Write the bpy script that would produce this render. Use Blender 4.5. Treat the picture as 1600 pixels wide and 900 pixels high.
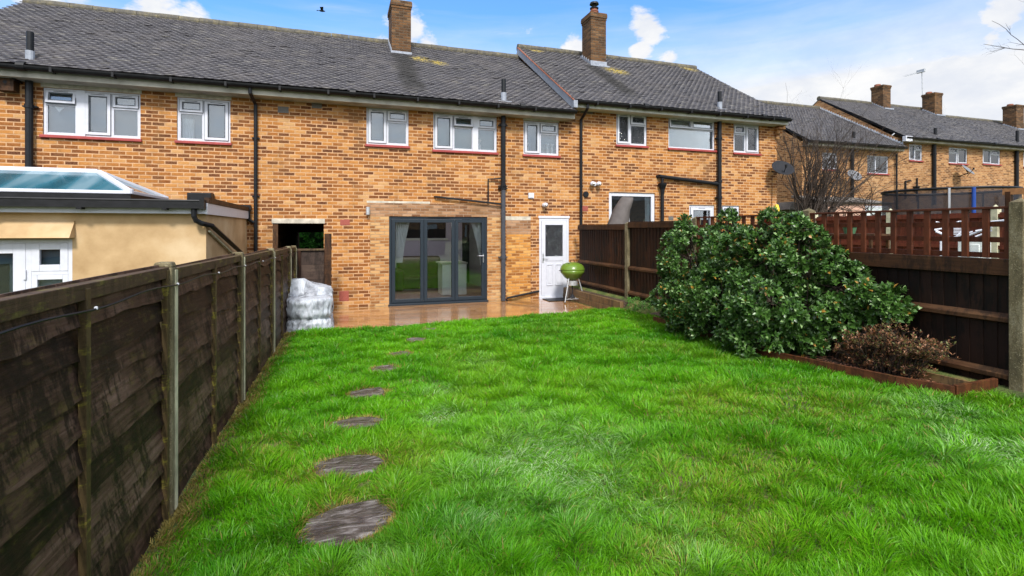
import bpy, bmesh, math, random
import numpy as np
from mathutils import Vector, Matrix, Quaternion
R = math.radians
random.seed(7)
S = bpy.context.scene
COL = S.collection
for o in list(bpy.data.objects): bpy.data.objects.remove(o)

# ------------------------------------------------------------------ camera
CAMZ = 1.72
YAW = 18.65
CA, SA = math.cos(R(YAW)), math.sin(R(YAW))
cam = bpy.data.cameras.new('camera'); cam.lens = 18.0; cam.sensor_width = 36.0
cam.shift_y = -92/1600; cam.clip_start = .05; cam.clip_end = 3000
co = bpy.data.objects.new('camera', cam); COL.objects.link(co)
co.location = (0, 0, CAMZ); co.rotation_euler = (R(90), 0, R(-YAW)); S.camera = co
S.render.resolution_x = 1024; S.render.resolution_y = 576
S.view_settings.view_transform = 'Standard'
try: S.view_settings.look = 'None'
except Exception: pass
S.view_settings.gamma = 1; S.view_settings.use_curve_mapping = False
S.view_settings.exposure = 1.0

# ------------------------------------------------------------------ light
SUN_EL, SUN_AZ = 44, 190      # azimuth clockwise from +Y (behind the camera, a little left)
sd = Vector((math.sin(R(SUN_AZ))*math.cos(R(SUN_EL)), math.cos(R(SUN_AZ))*math.cos(R(SUN_EL)), math.sin(R(SUN_EL))))
sl = bpy.data.lights.new('sun', 'SUN'); sl.energy = 2.5; sl.angle = R(9); sl.color = (1, .96, .9)
so = bpy.data.objects.new('sun', sl); COL.objects.link(so)
so.rotation_euler = (-sd).to_track_quat('-Z', 'Y').to_euler(); so.location = (-5, -8, 15)

def dirpx(px, py):
    cx = px-800
    v = Vector((cx*CA+800*SA, 800*CA-cx*SA, 358-py)); return v

W = bpy.data.worlds.new('World'); S.world = W; W.use_nodes = True
nt = W.node_tree; nt.nodes.clear()
def N(t, typ, **k):
    n = t.nodes.new(typ)
    for a, b in k.items():
        if a.startswith('i_'):
            key = a[2:]; key = int(key) if key.isdigit() else key.replace('_', ' ')
            n.inputs[key].default_value = b
        else: setattr(n, a, b)
    return n
def mth(t, op, a, b=None, c=None, clamp=False):
    n = t.nodes.new('ShaderNodeMath'); n.operation = op; n.use_clamp = clamp
    for i, v in enumerate((a, b, c)):
        if v is None: continue
        if isinstance(v, (int, float)): n.inputs[i].default_value = v
        else: t.links.new(v, n.inputs[i])
    return n.outputs[0]
def maprange(t, v, a, b, c=0., d=1., smooth=True):
    n = t.nodes.new('ShaderNodeMapRange'); n.interpolation_type = 'SMOOTHSTEP' if smooth else 'LINEAR'
    t.links.new(v, n.inputs[0])
    for i, x in enumerate((a, b, c, d)): n.inputs[i+1].default_value = x
    return n.outputs[0]
def mixc(t, f, a, b, mode='MIX'):
    n = t.nodes.new('ShaderNodeMix'); n.data_type = 'RGBA'; n.blend_type = mode
    for s, v in ((0, f), (6, a), (7, b)):
        if isinstance(v, (int, float)): n.inputs[s].default_value = v
        elif isinstance(v, tuple): n.inputs[s].default_value = v if len(v) == 4 else (*v, 1)
        else: t.links.new(v, n.inputs[s])
    return n.outputs[2]
sky = N(nt, 'ShaderNodeTexSky', sky_type='NISHITA', sun_disc=False, sun_elevation=R(SUN_EL), sun_rotation=R(SUN_AZ))
sky.air_density = 1.15; sky.dust_density = .6; sky.ozone_density = 2.2
tc = N(nt, 'ShaderNodeTexCoord')
nrm = N(nt, 'ShaderNodeVectorMath', operation='NORMALIZE'); nt.links.new(tc.outputs['Generated'], nrm.inputs[0])
def wnoise(scale, detail, rough, stretch=(1, 1, 1), dist=0.):
    m = N(nt, 'ShaderNodeMapping'); m.inputs['Scale'].default_value = stretch
    nt.links.new(nrm.outputs[0], m.inputs[0])
    n = N(nt, 'ShaderNodeTexNoise'); n.inputs['Scale'].default_value = scale; n.inputs['Detail'].default_value = detail
    n.inputs['Roughness'].default_value = rough; n.inputs['Distortion'].default_value = dist
    nt.links.new(m.outputs[0], n.inputs['Vector']); return n
n1 = wnoise(9, 8, .62, (1, 1, 2.0), .2)
n2 = wnoise(2.6, 6, .6, (1, 1, 2.5), .3)
n3 = wnoise(3.0, 5, .55, (1, 1, 9), .4)
sep = N(nt, 'ShaderNodeSeparateXYZ'); nt.links.new(nrm.outputs[0], sep.inputs[0])
# puffs: (px, py, angular radius in px, strength)
PUFF = [(632, 50, 48, 1), (600, 66, 34, .8), (665, 70, 30, .8), (1012, 40, 46, 1), (1002, 78, 26, .9), (1050, 92, 30, .7),
        (826, 42, 42, .5), (900, 75, 34, .8), (1575, 18, 60, 1), (1550, 58, 30, .8), (1490, 104, 46, .9), (1430, 100, 30, .6),
        (235, 14, 70, .8), (300, 22, 40, .6), (60, -25, 60, .8), (120, -5, 40, .6), (1300, 120, 60, .5)]
tot = None
for px, py, r, s in PUFF:
    d = dirpx(px, py); ang = r/d.length; d.normalize()
    dt = N(nt, 'ShaderNodeVectorMath', operation='DOT_PRODUCT'); nt.links.new(nrm.outputs[0], dt.inputs[0]); dt.inputs[1].default_value = d
    a = mth(nt, 'ARCCOSINE', dt.outputs['Value'])
    f = mth(nt, 'MULTIPLY', maprange(nt, a, ang*1.35, 0., smooth=True), s)
    tot = f if tot is None else mth(nt, 'MAXIMUM', tot, f)
puf = mth(nt, 'ADD', mth(nt, 'MULTIPLY', tot, 1.0), mth(nt, 'MULTIPLY', mth(nt, 'SUBTRACT', n1.outputs[0], .5), 2.2))
puf = mth(nt, 'MULTIPLY', maprange(nt, puf, .34, .74), maprange(nt, tot, .02, .2))
# thin streaks and the large cover away from the view
strk = mth(nt, 'MULTIPLY', maprange(nt, n3.outputs[0], .48, .74), .42)
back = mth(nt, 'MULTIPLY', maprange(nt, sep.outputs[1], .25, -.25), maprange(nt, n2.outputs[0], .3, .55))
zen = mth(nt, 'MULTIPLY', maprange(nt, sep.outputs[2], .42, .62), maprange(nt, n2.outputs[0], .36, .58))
low = maprange(nt, sep.outputs[2], .42, .17)
lowx = mth(nt, 'MULTIPLY', low, maprange(nt, sep.outputs[0], -.4, .8, .55, 1.15))
lown = mth(nt, 'ADD', lowx, mth(nt, 'MULTIPLY', mth(nt, 'SUBTRACT', n3.outputs[0], .5), .7), clamp=True)
hz = mth(nt, 'MAXIMUM', lown, maprange(nt, sep.outputs[2], .27, .14))
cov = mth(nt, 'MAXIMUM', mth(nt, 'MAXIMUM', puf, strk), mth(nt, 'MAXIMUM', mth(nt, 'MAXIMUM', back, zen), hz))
bgs = N(nt, 'ShaderNodeBackground'); nt.links.new(mixc(nt, 1.0, sky.outputs[0], (.62, .98, 1.32), 'MULTIPLY'), bgs.inputs[0]); bgs.inputs[1].default_value = .10
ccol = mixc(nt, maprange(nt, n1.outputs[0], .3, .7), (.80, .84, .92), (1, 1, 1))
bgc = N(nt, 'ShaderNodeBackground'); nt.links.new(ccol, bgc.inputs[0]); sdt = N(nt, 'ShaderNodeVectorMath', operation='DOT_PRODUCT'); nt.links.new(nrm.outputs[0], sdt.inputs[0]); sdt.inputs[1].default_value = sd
nt.links.new(maprange(nt, sdt.outputs['Value'], .1, .98, .50, 1.35), bgc.inputs[1])  # unseen clouds toward the sun brightened to add ambient light
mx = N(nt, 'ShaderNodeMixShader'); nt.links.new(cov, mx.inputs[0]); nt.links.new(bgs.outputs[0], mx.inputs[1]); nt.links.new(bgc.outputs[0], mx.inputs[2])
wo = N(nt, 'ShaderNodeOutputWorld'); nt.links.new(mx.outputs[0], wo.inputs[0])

# ------------------------------------------------------------------ helpers
YF = 11.74            # our terrace's garden front
YB = 15.40            # the terrace further up the road
def pt(px, py, X=None, Y=None, Z=None):
    d = dirpx(px, py)
    if X is not None: t = X/d.x
    elif Y is not None: t = Y/d.y
    else: t = (Z-CAMZ)/d.z
    return Vector((d.x*t, d.y*t, CAMZ+d.z*t))
ORG = {}
class MB:
    def __init__(s): s.v = []; s.f = []
    def add(s, vs, fs):
        n = len(s.v); s.v += [tuple(v) for v in vs]; s.f += [tuple(i+n for i in f) for f in fs]; return s
    def box(s, x0, x1, y0, y1, z0, z1, M=None):
        vs = [Vector(c) for c in ((x0,y0,z0),(x1,y0,z0),(x1,y1,z0),(x0,y1,z0),(x0,y0,z1),(x1,y0,z1),(x1,y1,z1),(x0,y1,z1))]
        if M is not None: vs = [M @ v for v in vs]
        return s.add(vs, [(0,3,2,1),(4,5,6,7),(0,1,5,4),(1,2,6,5),(2,3,7,6),(3,0,4,7)])
    def beam(s, a, b, w, h, up=(0,0,1)):
        a, b = Vector(a), Vector(b); d = (b-a); L = d.length; d.normalize(); u = Vector(up); r = d.cross(u)
        if r.length < 1e-4: r = Vector((1,0,0))
        r.normalize(); u = r.cross(d)
        M = Matrix(((r.x,d.x,u.x,a.x),(r.y,d.y,u.y,a.y),(r.z,d.z,u.z,a.z),(0,0,0,1)))
        return s.box(-w/2, w/2, 0, L, -h/2, h/2, M)
    def tube(s, pts, r, n=8, cap=True):
        pts = [Vector(p) for p in pts]; rs = r if isinstance(r, (list, tuple)) else [r]*len(pts)
        rings = []; prev = None
        for i, p in enumerate(pts):
            d = (pts[min(i+1, len(pts)-1)]-pts[max(i-1, 0)]).normalized()
            if prev is None:
                u = d.cross(Vector((0,0,1)));
                if u.length < .05: u = d.cross(Vector((0,1,0)))
            else: u = prev - d*prev.dot(d)
            u.normalize(); prev = u; w = d.cross(u)
            rings.append([p+(u*math.cos(2*math.pi*k/n)+w*math.sin(2*math.pi*k/n))*rs[i] for k in range(n)])
        vs = [v for g in rings for v in g]; fs = []
        for i in range(len(pts)-1):
            for k in range(n): fs.append((i*n+k, i*n+(k+1)%n, (i+1)*n+(k+1)%n, (i+1)*n+k))
        if cap: fs.append(tuple(range(n-1, -1, -1))); fs.append(tuple((len(pts)-1)*n+k for k in range(n)))
        return s.add(vs, fs)
    def lathe(s, prof, c, n=24, M=None):
        vs = []; fs = []
        for r, z in prof:
            for k in range(n):
                a = 2*math.pi*k/n; v = Vector((r*math.cos(a), r*math.sin(a), z))
                if M is not None: v = M @ v
                vs.append(v+Vector(c))
        for i in range(len(prof)-1):
            for k in range(n): fs.append((i*n+k, i*n+(k+1)%n, (i+1)*n+(k+1)%n, (i+1)*n+k))
        if prof[0][0] > 1e-4: fs.append(tuple(range(n-1, -1, -1)))
        if prof[-1][0] > 1e-4: fs.append(tuple((len(prof)-1)*n+k for k in range(n)))
        return s.add(vs, fs)
    def prism(s, poly, axis, a, b):
        # poly: list of 2D points in the plane across axis
        def mk(p, t):
            return {'x': (t, p[0], p[1]), 'y': (p[0], t, p[1]), 'z': (p[0], p[1], t)}[axis]
        n = len(poly)
        return s.add([mk(p, a) for p in poly]+[mk(p, b) for p in poly],
                     [tuple(range(n-1, -1, -1)), tuple(range(n, 2*n))]+[(i, (i+1)%n, n+(i+1)%n, n+i) for i in range(n)])
    def ring(s, x0, x1, z0, z1, w, y0, y1, M=None):
        s.box(x0, x0+w, y0, y1, z0, z1, M); s.box(x1-w, x1, y0, y1, z0, z1, M)
        s.box(x0+w, x1-w, y0+.001, y1, z0, z0+w, M); s.box(x0+w, x1-w, y0+.001, y1, z1-w, z1, M); return s
    def build(s, name, mat, parent=None, loc=None, smooth=False, bevel=0, fix=True):
        return mkobj(name, s.v, s.f, mat, parent, loc, smooth, bevel, fix)
def mkobj(name, V, F, mat, parent=None, loc=None, smooth=False, bevel=0, fix=True):
    me = bpy.data.meshes.new(name)
    V = np.array([tuple(v) for v in V], dtype=float).reshape(-1, 3)
    if parent is not None: base = np.array(ORG[parent.name]); lo = (0, 0, 0)
    else:
        if loc is None: loc = ((V[:,0].min()+V[:,0].max())/2, (V[:,1].min()+V[:,1].max())/2, V[:,2].min())
        base = np.array(loc); lo = loc
    me.from_pydata((V-base).tolist(), [], F); me.update()
    if fix:
        b = bmesh.new(); b.from_mesh(me); bmesh.ops.recalc_face_normals(b, faces=b.faces); b.to_mesh(me); b.free()
    o = bpy.data.objects.new(name, me); COL.objects.link(o)
    o.location = lo
    if parent is not None: o.parent = parent
    ORG[o.name] = tuple(base)
    if mat: me.materials.append(mat)
    if smooth:
        for p in me.polygons: p.use_smooth = True
    if bevel:
        m = o.modifiers.new('bevel', 'BEVEL'); m.width = bevel; m.segments = 2; m.limit_method = 'ANGLE'; m.angle_limit = R(40)
    return o
def npmesh(name, V, quads, tris, mat, parent=None, loc=(0,0,0), cols=None, smooth=False):
    me = bpy.data.meshes.new(name)
    base = np.array(ORG[parent.name]) if parent is not None else np.array(loc)
    V = V-base
    nv = len(V); nq = len(quads); ntr = len(tris)
    me.vertices.add(nv); me.vertices.foreach_set('co', V.astype(np.float32).ravel())
    li = np.concatenate([quads.ravel(), tris.ravel()]).astype(np.int32)
    me.loops.add(len(li)); me.loops.foreach_set('vertex_index', li)
    me.polygons.add(nq+ntr)
    st = np.concatenate([np.arange(nq)*4, nq*4+np.arange(ntr)*3]).astype(np.int32)
    me.polygons.foreach_set('loop_start', st)
    me.update(calc_edges=True)
    if cols is not None:
        a = me.color_attributes.new('Col', 'FLOAT_COLOR', 'POINT')
        c = np.ones((nv, 4), np.float32); c[:, :3] = cols; a.data.foreach_set('color', c.ravel())
    if smooth: me.polygons.foreach_set('use_smooth', np.ones(nq+ntr, bool))
    me.materials.append(mat)
    o = bpy.data.objects.new(name, me); COL.objects.link(o)
    if parent is not None: o.parent = parent
    else: o.location = loc
    ORG[o.name] = tuple(base); return o
def tag(o, label=None, cat=None, group=None, kind=None):
    if label: o['label'] = label
    if cat: o['category'] = cat
    if group: o['group'] = group
    if kind: o['kind'] = kind
    return o
def empty(name, loc, label, cat, group=None):
    o = bpy.data.objects.new(name, None); COL.objects.link(o); o.location = loc; o.empty_display_size = .2
    ORG[o.name] = tuple(loc); return tag(o, label, cat, group)
def dup(root, loc, label=None):
    r = root.copy(); COL.objects.link(r); r.location = loc
    if label: r['label'] = label
    for ch in list(root.children):
        c = ch.copy(); COL.objects.link(c); c.parent = r
        for g in list(ch.children):
            d = g.copy(); COL.objects.link(d); d.parent = c
    return r
_g = np.random.RandomState(3)
_lat = _g.rand(256, 256)
def vn(x, y, s, o=0.):
    x = np.asarray(x)*s+17.3+o; y = np.asarray(y)*s+91.7+o*1.7
    xi = np.floor(x).astype(int); yi = np.floor(y).astype(int); fx = x-xi; fy = y-yi
    fx = fx*fx*(3-2*fx); fy = fy*fy*(3-2*fy); a = _lat[xi%256, yi%256]; b = _lat[(xi+1)%256, yi%256]; c = _lat[xi%256, (yi+1)%256]; d = _lat[(xi+1)%256, (yi+1)%256]
    return (a*(1-fx)+b*fx)*(1-fy)+(c*(1-fx)+d*fx)*fy

# ------------------------------------------------------------------ materials
def newmat(name):
    m = bpy.data.materials.new(name); m.use_nodes = True; t = m.node_tree
    return m, t, t.nodes['Principled BSDF']
def pos(t):
    return N(t, 'ShaderNodeNewGeometry').outputs['Position']
def noise(t, scale, detail=5, rough=.55, stretch=None, vec=None, dist=0.):
    n = N(t, 'ShaderNodeTexNoise'); n.inputs['Scale'].default_value = scale; n.inputs['Detail'].default_value = detail
    n.inputs['Roughness'].default_value = rough; n.inputs['Distortion'].default_value = dist
    v = vec if vec is not None else pos(t)
    if stretch:
        m = N(t, 'ShaderNodeMapping'); m.inputs['Scale'].default_value = stretch; t.links.new(v, m.inputs[0]); v = m.outputs[0]
    t.links.new(v, n.inputs['Vector']); return n.outputs[0]
def ramp(t, f, stops, interp='LINEAR'):
    n = N(t, 'ShaderNodeValToRGB'); n.color_ramp.interpolation = interp
    e = n.color_ramp.elements
    while len(e) < len(stops): e.new(.5)
    for i, (p, c) in enumerate(stops): e[i].position = p; e[i].color = (*c, 1)
    t.links.new(f, n.inputs[0]); return n.outputs[0]
def bump(t, b, h, strength=.4, dist=.01):
    n = N(t, 'ShaderNodeBump'); n.inputs['Strength'].default_value = strength; n.inputs['Distance'].default_value = dist
    t.links.new(h, n.inputs['Height']); t.links.new(n.outputs[0], b.inputs['Normal'])
def simple(name, c, rough=.5, spec=.5, metal=0., vary=.15, scale=12., bmp=0.):
    m, t, b = newmat(name)
    n = noise(t, scale, 5)
    lo = tuple(x*(1-vary) for x in c); hi = tuple(min(1, x*(1+vary)) for x in c)
    t.links.new(ramp(t, n, [(.3, lo), (.7, hi)]), b.inputs['Base Color'])
    b.inputs['Roughness'].default_value = rough; b.inputs['Metallic'].default_value = metal
    b.inputs['Specular IOR Level'].default_value = spec
    if bmp: bump(t, b, n, bmp, .01)
    return m
def brickmat(name, stops, mortar, bw=.215, rh=.075, ms=.008, dirt=.5, efflo=.35, effc=(.46, .32, .19)):
    m, t, b = newmat(name)
    p = pos(t); s = N(t, 'ShaderNodeSeparateXYZ'); t.links.new(p, s.inputs[0])
    u = mth(t, 'ADD', s.outputs[0], s.outputs[1])
    wob = noise(t, 7, 2)
    c = N(t, 'ShaderNodeCombineXYZ'); t.links.new(mth(t, 'ADD', u, mth(t, 'MULTIPLY', wob, .012)), c.inputs[0]); t.links.new(mth(t, 'ADD', s.outputs[2], mth(t, 'MULTIPLY', wob, .008)), c.inputs[1])
    k = N(t, 'ShaderNodeTexBrick'); t.links.new(c.outputs[0], k.inputs['Vector'])
    k.inputs['Color1'].default_value = (0,0,0,1); k.inputs['Color2'].default_value = (1,1,1,1); k.inputs['Mortar'].default_value = (.5,.5,.5,1)
    k.inputs['Scale'].default_value = 1; k.inputs['Brick Width'].default_value = bw; k.inputs['Row Height'].default_value = rh
    k.inputs['Mortar Size'].default_value = ms; k.inputs['Mortar Smooth'].default_value = .35; k.inputs['Bias'].default_value = 0
    big = noise(t, .8, 4, .6)
    fine = noise(t, 45, 4, .6)
    med = noise(t, 9, 4, .65, (1, 1, 2.2))
    f = mth(t, 'ADD', k.outputs['Color'], mth(t, 'MULTIPLY', mth(t, 'SUBTRACT', med, .5), .45))
    f = mth(t, 'ADD', f, mth(t, 'MULTIPLY', mth(t, 'SUBTRACT', big, .5), .55), clamp=True)
    col = ramp(t, f, stops)
    col = mixc(t, mth(t, 'MULTIPLY', maprange(t, fine, .35, .75), .16), col, (.48, .33, .18))
    mo = mixc(t, maprange(t, med, .3, .7), tuple(x*.75 for x in mortar), mortar)
    col = mixc(t, k.outputs['Fac'], col, mo)
    ef = mth(t, 'MULTIPLY', maprange(t, noise(t, 1.6, 6, .7), .55, .72), efflo)
    col = mixc(t, ef, col, effc)
    dk = mth(t, 'MULTIPLY', maprange(t, noise(t, 1.1, 6, .7, (1, 1, .5)), .52, .72), dirt)
    col = mixc(t, dk, col, (.16, .085, .035))
    t.links.new(col, b.inputs['Base Color']); b.inputs['Roughness'].default_value = .8; b.inputs['Specular IOR Level'].default_value = .10
    h = mth(t, 'SUBTRACT', mth(t, 'MULTIPLY', fine, .3), k.outputs['Fac'])
    bump(t, b, h, .6, .008)
    return m
BST = [(0.0, (.085,.026,.010)), (.24, (.15,.046,.011)), (.49, (.25,.088,.019)), (.72, (.355,.142,.032)), (.88, (.41,.185,.052)), (1.0, (.43,.24,.10))]
M = {}
M['brick'] = brickmat('brick', BST, (.52,.31,.165), ms=.0115, efflo=.16, dirt=.6)
M['brick_new'] = brickmat('brick_new', [(0, (.17,.062,.018)), (.4, (.31,.135,.042)), (.7, (.42,.21,.075)), (1, (.47,.28,.12))], (.40,.26,.14), bw=.2, rh=.0667, ms=.010, dirt=.3, efflo=.3)
M['brick_soldier'] = brickmat('brick_soldier', [(0, (.12,.05,.024)), (.5, (.25,.125,.06)), (1, (.36,.21,.12))], (.30,.20,.13), bw=.2, rh=.0667, ms=.009, dirt=.6, efflo=.2)
M['brick_orange'] = brickmat('brick_orange', [(0, (.20,.068,.014)), (.4, (.38,.15,.026)), (.75, (.48,.215,.045)), (1, (.52,.29,.09))], (.42,.24,.10), bw=.2, rh=.0667, ms=.009, dirt=.35, efflo=.12)
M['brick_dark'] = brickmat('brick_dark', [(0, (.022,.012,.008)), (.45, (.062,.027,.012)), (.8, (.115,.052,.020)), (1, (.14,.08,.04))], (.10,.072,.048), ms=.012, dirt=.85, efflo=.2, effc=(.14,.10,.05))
M['brick_far'] = brickmat('brick_far', [(0, (.085,.03,.011)), (.4, (.25,.105,.035)), (1, (.40,.215,.09))], (.42,.27,.15), ms=.012)
def tilemat(name, lichen=(), stain=()):
    m, t, b = newmat(name)
    g = N(t, 'ShaderNodeNewGeometry')
    col = ramp(t, g.outputs['Random Per Island'], [(0, (.028,.026,.030)), (.5, (.035,.032,.038)), (.92, (.044,.041,.048)), (1, (.085,.078,.07))])
    p = g.outputs['Position']
    blot = noise(t, 1.3, 6, .65)
    col = mixc(t, mth(t, 'MULTIPLY', maprange(t, blot, .45, .7), .4), col, (.10,.088,.085))
    moss = maprange(t, noise(t, 22, 4, .7), .60, .70)
    col = mixc(t, mth(t, 'MULTIPLY', moss, .35), col, (.13,.12,.06))
    for (c, r) in lichen:
        d = N(t, 'ShaderNodeVectorMath', operation='DISTANCE'); t.links.new(p, d.inputs[0]); d.inputs[1].default_value = c
        f = mth(t, 'MULTIPLY', maprange(t, d.outputs['Value'], r, r*.1), maprange(t, noise(t, 14, 4, .7), .42, .56))
        col = mixc(t, f, col, (.36,.27,.035))
    s = N(t, 'ShaderNodeSeparateXYZ'); t.links.new(p, s.inputs[0])
    rough = mth(t, 'ADD', .34, mth(t, 'MULTIPLY', blot, .3))
    for (xc, hw, ytop, ybot) in stain:
        w = noise(t, 3.5, 4, .6)
        dx = mth(t, 'ABSOLUTE', mth(t, 'SUBTRACT', s.outputs[0], mth(t, 'ADD', xc, mth(t, 'MULTIPLY', mth(t, 'SUBTRACT', w, .5), .5))))
        f = mth(t, 'MULTIPLY', maprange(t, dx, hw*1.3, hw*.4), mth(t, 'MULTIPLY', maprange(t, s.outputs[1], ybot, ybot+.8), maprange(t, s.outputs[1], ytop+.1, ytop-.1)))
        f = mth(t, 'MULTIPLY', f, .8)
        col = mixc(t, f, col, (.012,.011,.010))
        rough = mth(t, 'ADD', rough, mth(t, 'MULTIPLY', f, .3))
    t.links.new(col, b.inputs['Base Color']); t.links.new(rough, b.inputs['Roughness'])
    b.inputs['Specular IOR Level'].default_value = .5
    bump(t, b, noise(t, 60, 4, .6), .25, .004)
    return m
M['gasket_shadow_gap'] = simple('dark_gasket_shadow_gap', (.07,.075,.085), .6)
M['white'] = simple('white_upvc', (.50,.51,.56), .4, .3, vary=.05)
M['cream'] = simple('cream_lintel', (.40,.40,.35), .6, .3, vary=.2, scale=5)
M['soffit'] = simple('grey_soffit', (.34,.32,.27), .7, .3, vary=.35, scale=2.5)
M['redsill'] = simple('red_sill', (.27,.035,.03), .4, .5, vary=.2)
M['black'] = simple('black_plastic', (.007,.008,.010), .45, .22, vary=.3)
M['gutter'] = simple('black_gutter', (.006,.006,.007), .5, .25, vary=.5, scale=9, bmp=.3)
M['greypipe'] = simple('grey_pipe', (.045,.048,.058), .45, .3, vary=.2)
M['anthracite'] = simple('anthracite_frame', (.012,.019,.027), .4, .35, vary=.08)
M['lead'] = simple('lead_flashing', (.22,.24,.28), .5, .5, vary=.25, scale=14, bmp=.3)
M['conc'] = simple('concrete_lintel', (.42,.38,.31), .85, .2, vary=.3, scale=8, bmp=.3)
M['steel'] = simple('brushed_steel', (.55,.56,.58), .3, .5, metal=.9, vary=.1)
M['alu'] = simple('dull_aluminium', (.42,.43,.44), .45, .5, metal=.5, vary=.15)
M['greenenamel'] = simple('green_enamel', (.10,.17,.018), .28, .4, vary=.06)
M['terracotta'] = simple('terracotta', (.20,.07,.04), .7, .3, vary=.2)
M['lilac'] = simple('lilac_paint', (.66,.63,.80), .6, .3, vary=.04)
M['indoor'] = simple('indoor_plaster', (.30,.29,.28), .8, .2, vary=.05)
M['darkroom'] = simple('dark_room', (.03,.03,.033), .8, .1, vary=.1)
M['floorwood'] = simple('indoor_floor', (.22,.15,.12), .35, .5, vary=.2, scale=4)
M['leather'] = simple('brown_leather', (.055,.025,.014), .45, .5, vary=.3)
M['curtain'] = simple('white_curtain', (.72,.72,.72), .8, .2, vary=.06)
M['unit'] = simple('white_laminate', (.80,.84,.80), .35, .5, vary=.03)
M['taupe'] = simple('taupe_fabric', (.095,.083,.078), .8, .2, vary=.15, scale=6)
M['yellow'] = simple('yellow_plastic', (.75,.50,.02), .45, .5, vary=.05)
M['blue'] = simple('blue_foam', (.012,.05,.24), .6, .3, vary=.1)
M['soilbrown'] = simple('bird_dark', (.02,.02,.02), .7, .2)
M['airbrick'] = simple('airbrick_red', (.27,.07,.05), .7, .3, vary=.25, scale=60)
M['airgrey'] = simple('airbrick_grey', (.13,.12,.11), .7, .3, vary=.2, scale=50)
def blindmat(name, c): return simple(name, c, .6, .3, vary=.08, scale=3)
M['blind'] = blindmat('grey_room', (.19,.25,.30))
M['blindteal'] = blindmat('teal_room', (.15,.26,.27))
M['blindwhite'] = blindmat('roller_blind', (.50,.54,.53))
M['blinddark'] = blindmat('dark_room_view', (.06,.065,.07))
def glassmat(name, tint, refl, rough=.015, swirl=0.):
    m, t, b = newmat(name); t.nodes.remove(b)
    tr = N(t, 'ShaderNodeBsdfTransparent'); tr.inputs[0].default_value = (*tint, 1)
    if swirl:
        t.links.new(ramp(t, noise(t, 9, 2, .5, dist=swirl), [(.42, (.25,.27,.3)), (.5, (1,1,1)), (.56, (.3,.32,.35))]), tr.inputs[0])
    gl = N(t, 'ShaderNodeBsdfGlossy'); gl.inputs['Roughness'].default_value = rough; gl.inputs[0].default_value = (.95,.97,1,1)
    fr = N(t, 'ShaderNodeFresnel'); fr.inputs['IOR'].default_value = 1.5
    f = mth(t, 'ADD', mth(t, 'MULTIPLY', fr.outputs[0], 1.6), refl, clamp=True)
    mxx = N(t, 'ShaderNodeMixShader'); t.links.new(f, mxx.inputs[0]); t.links.new(tr.outputs[0], mxx.inputs[1]); t.links.new(gl.outputs[0], mxx.inputs[2])
    bn = N(t, 'ShaderNodeBump'); bn.inputs['Strength'].default_value = .25 if not swirl else 1; bn.inputs['Distance'].default_value = .004 if not swirl else .05
    t.links.new(noise(t, 1.4 if not swirl else 16, 2 if not swirl else 3, .5, dist=swirl), bn.inputs['Height']); t.links.new(bn.outputs[0], gl.inputs['Normal'])
    t.links.new(mxx.outputs[0], t.nodes['Material Output'].inputs[0]); return m
M['glass'] = glassmat('window_glass', (.80,.84,.86), .02)
M['glassdoor'] = glassmat('bifold_glass', (.90,.92,.92), .03)
M['glassobs'] = glassmat('patterned_glass', (.55,.57,.60), .03, .08, swirl=3.)
def lglass():
    m, t, b = newmat('lantern_glass')
    c = ramp(t, noise(t, 1.0, 2, .5, (2.6, .2, 1)), [(.35, (.015,.065,.09)), (.5, (.03,.11,.15)), (.62, (.12,.20,.24))])
    t.links.new(c, b.inputs['Base Color']); b.inputs['Roughness'].default_value = .06; b.inputs['Specular IOR Level'].default_value = .5; return m
M['glasslantern'] = lglass()

def woodmat(name, stops, axis='h', moss=.0, wet=.2, streak=.6, rough=.6, mosscol=(.16,.15,.03), island=.4, grain=.6):
    m, t, b = newmat(name)
    g = N(t, 'ShaderNodeNewGeometry'); p = g.outputs['Position']
    st = {'h': (2.2, 2.2, 46), 'v': (42, 42, 2.0), 'x': (1.5, 40, 40)}[axis]
    gr = noise(t, 1., 9, .72, st, p, .5)
    f = mth(t, 'ADD', mth(t, 'MULTIPLY', gr, grain), mth(t, 'MULTIPLY', g.outputs['Random Per Island'], island))
    f = mth(t, 'ADD', f, mth(t, 'MULTIPLY', mth(t, 'SUBTRACT', noise(t, 2.5, 5, .6), .5), .5), clamp=True)
    col = ramp(t, f, stops)
    if moss:
        mf = mth(t, 'MULTIPLY', maprange(t, noise(t, 5.5, 9, .78, (1, 1, 3.0)), .52, .62), moss)
        col = mixc(t, mf, col, mosscol)
    if streak:
        sf = mth(t, 'MULTIPLY', maprange(t, noise(t, 1., 9, .74, (16, 16, 3.2), None, .2), .45, .55), maprange(t, noise(t, 2.6, 8, .68), .42, .52))
        col = mixc(t, mth(t, 'MULTIPLY', sf, streak), col, (.006,.005,.004))
    t.links.new(col, b.inputs['Base Color'])
    b.inputs['Roughness'].default_value = rough; b.inputs['Specular IOR Level'].default_value = wet
    bump(t, b, gr, .5, .006)
    return m
M['lap'] = woodmat('weathered_lap_board', [(.3, (.004,.0028,.002)), (.45, (.022,.012,.0085)), (.59, (.075,.043,.031)), (.78, (.17,.11,.085))], 'h', moss=.36, wet=.12, streak=.80, mosscol=(.10,.085,.018), rough=.5)
M['batten'] = woodmat('mossy_batten', [(0, (.03,.02,.010)), (.6, (.09,.06,.025)), (1, (.16,.12,.04))], 'v', moss=.85, streak=.5, mosscol=(.22,.19,.03))
M['cap'] = woodmat('fence_cap_board', [(0, (.025,.015,.010)), (.5, (.075,.046,.027)), (1, (.17,.115,.065))], 'h', moss=.6, streak=.4)
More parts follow.
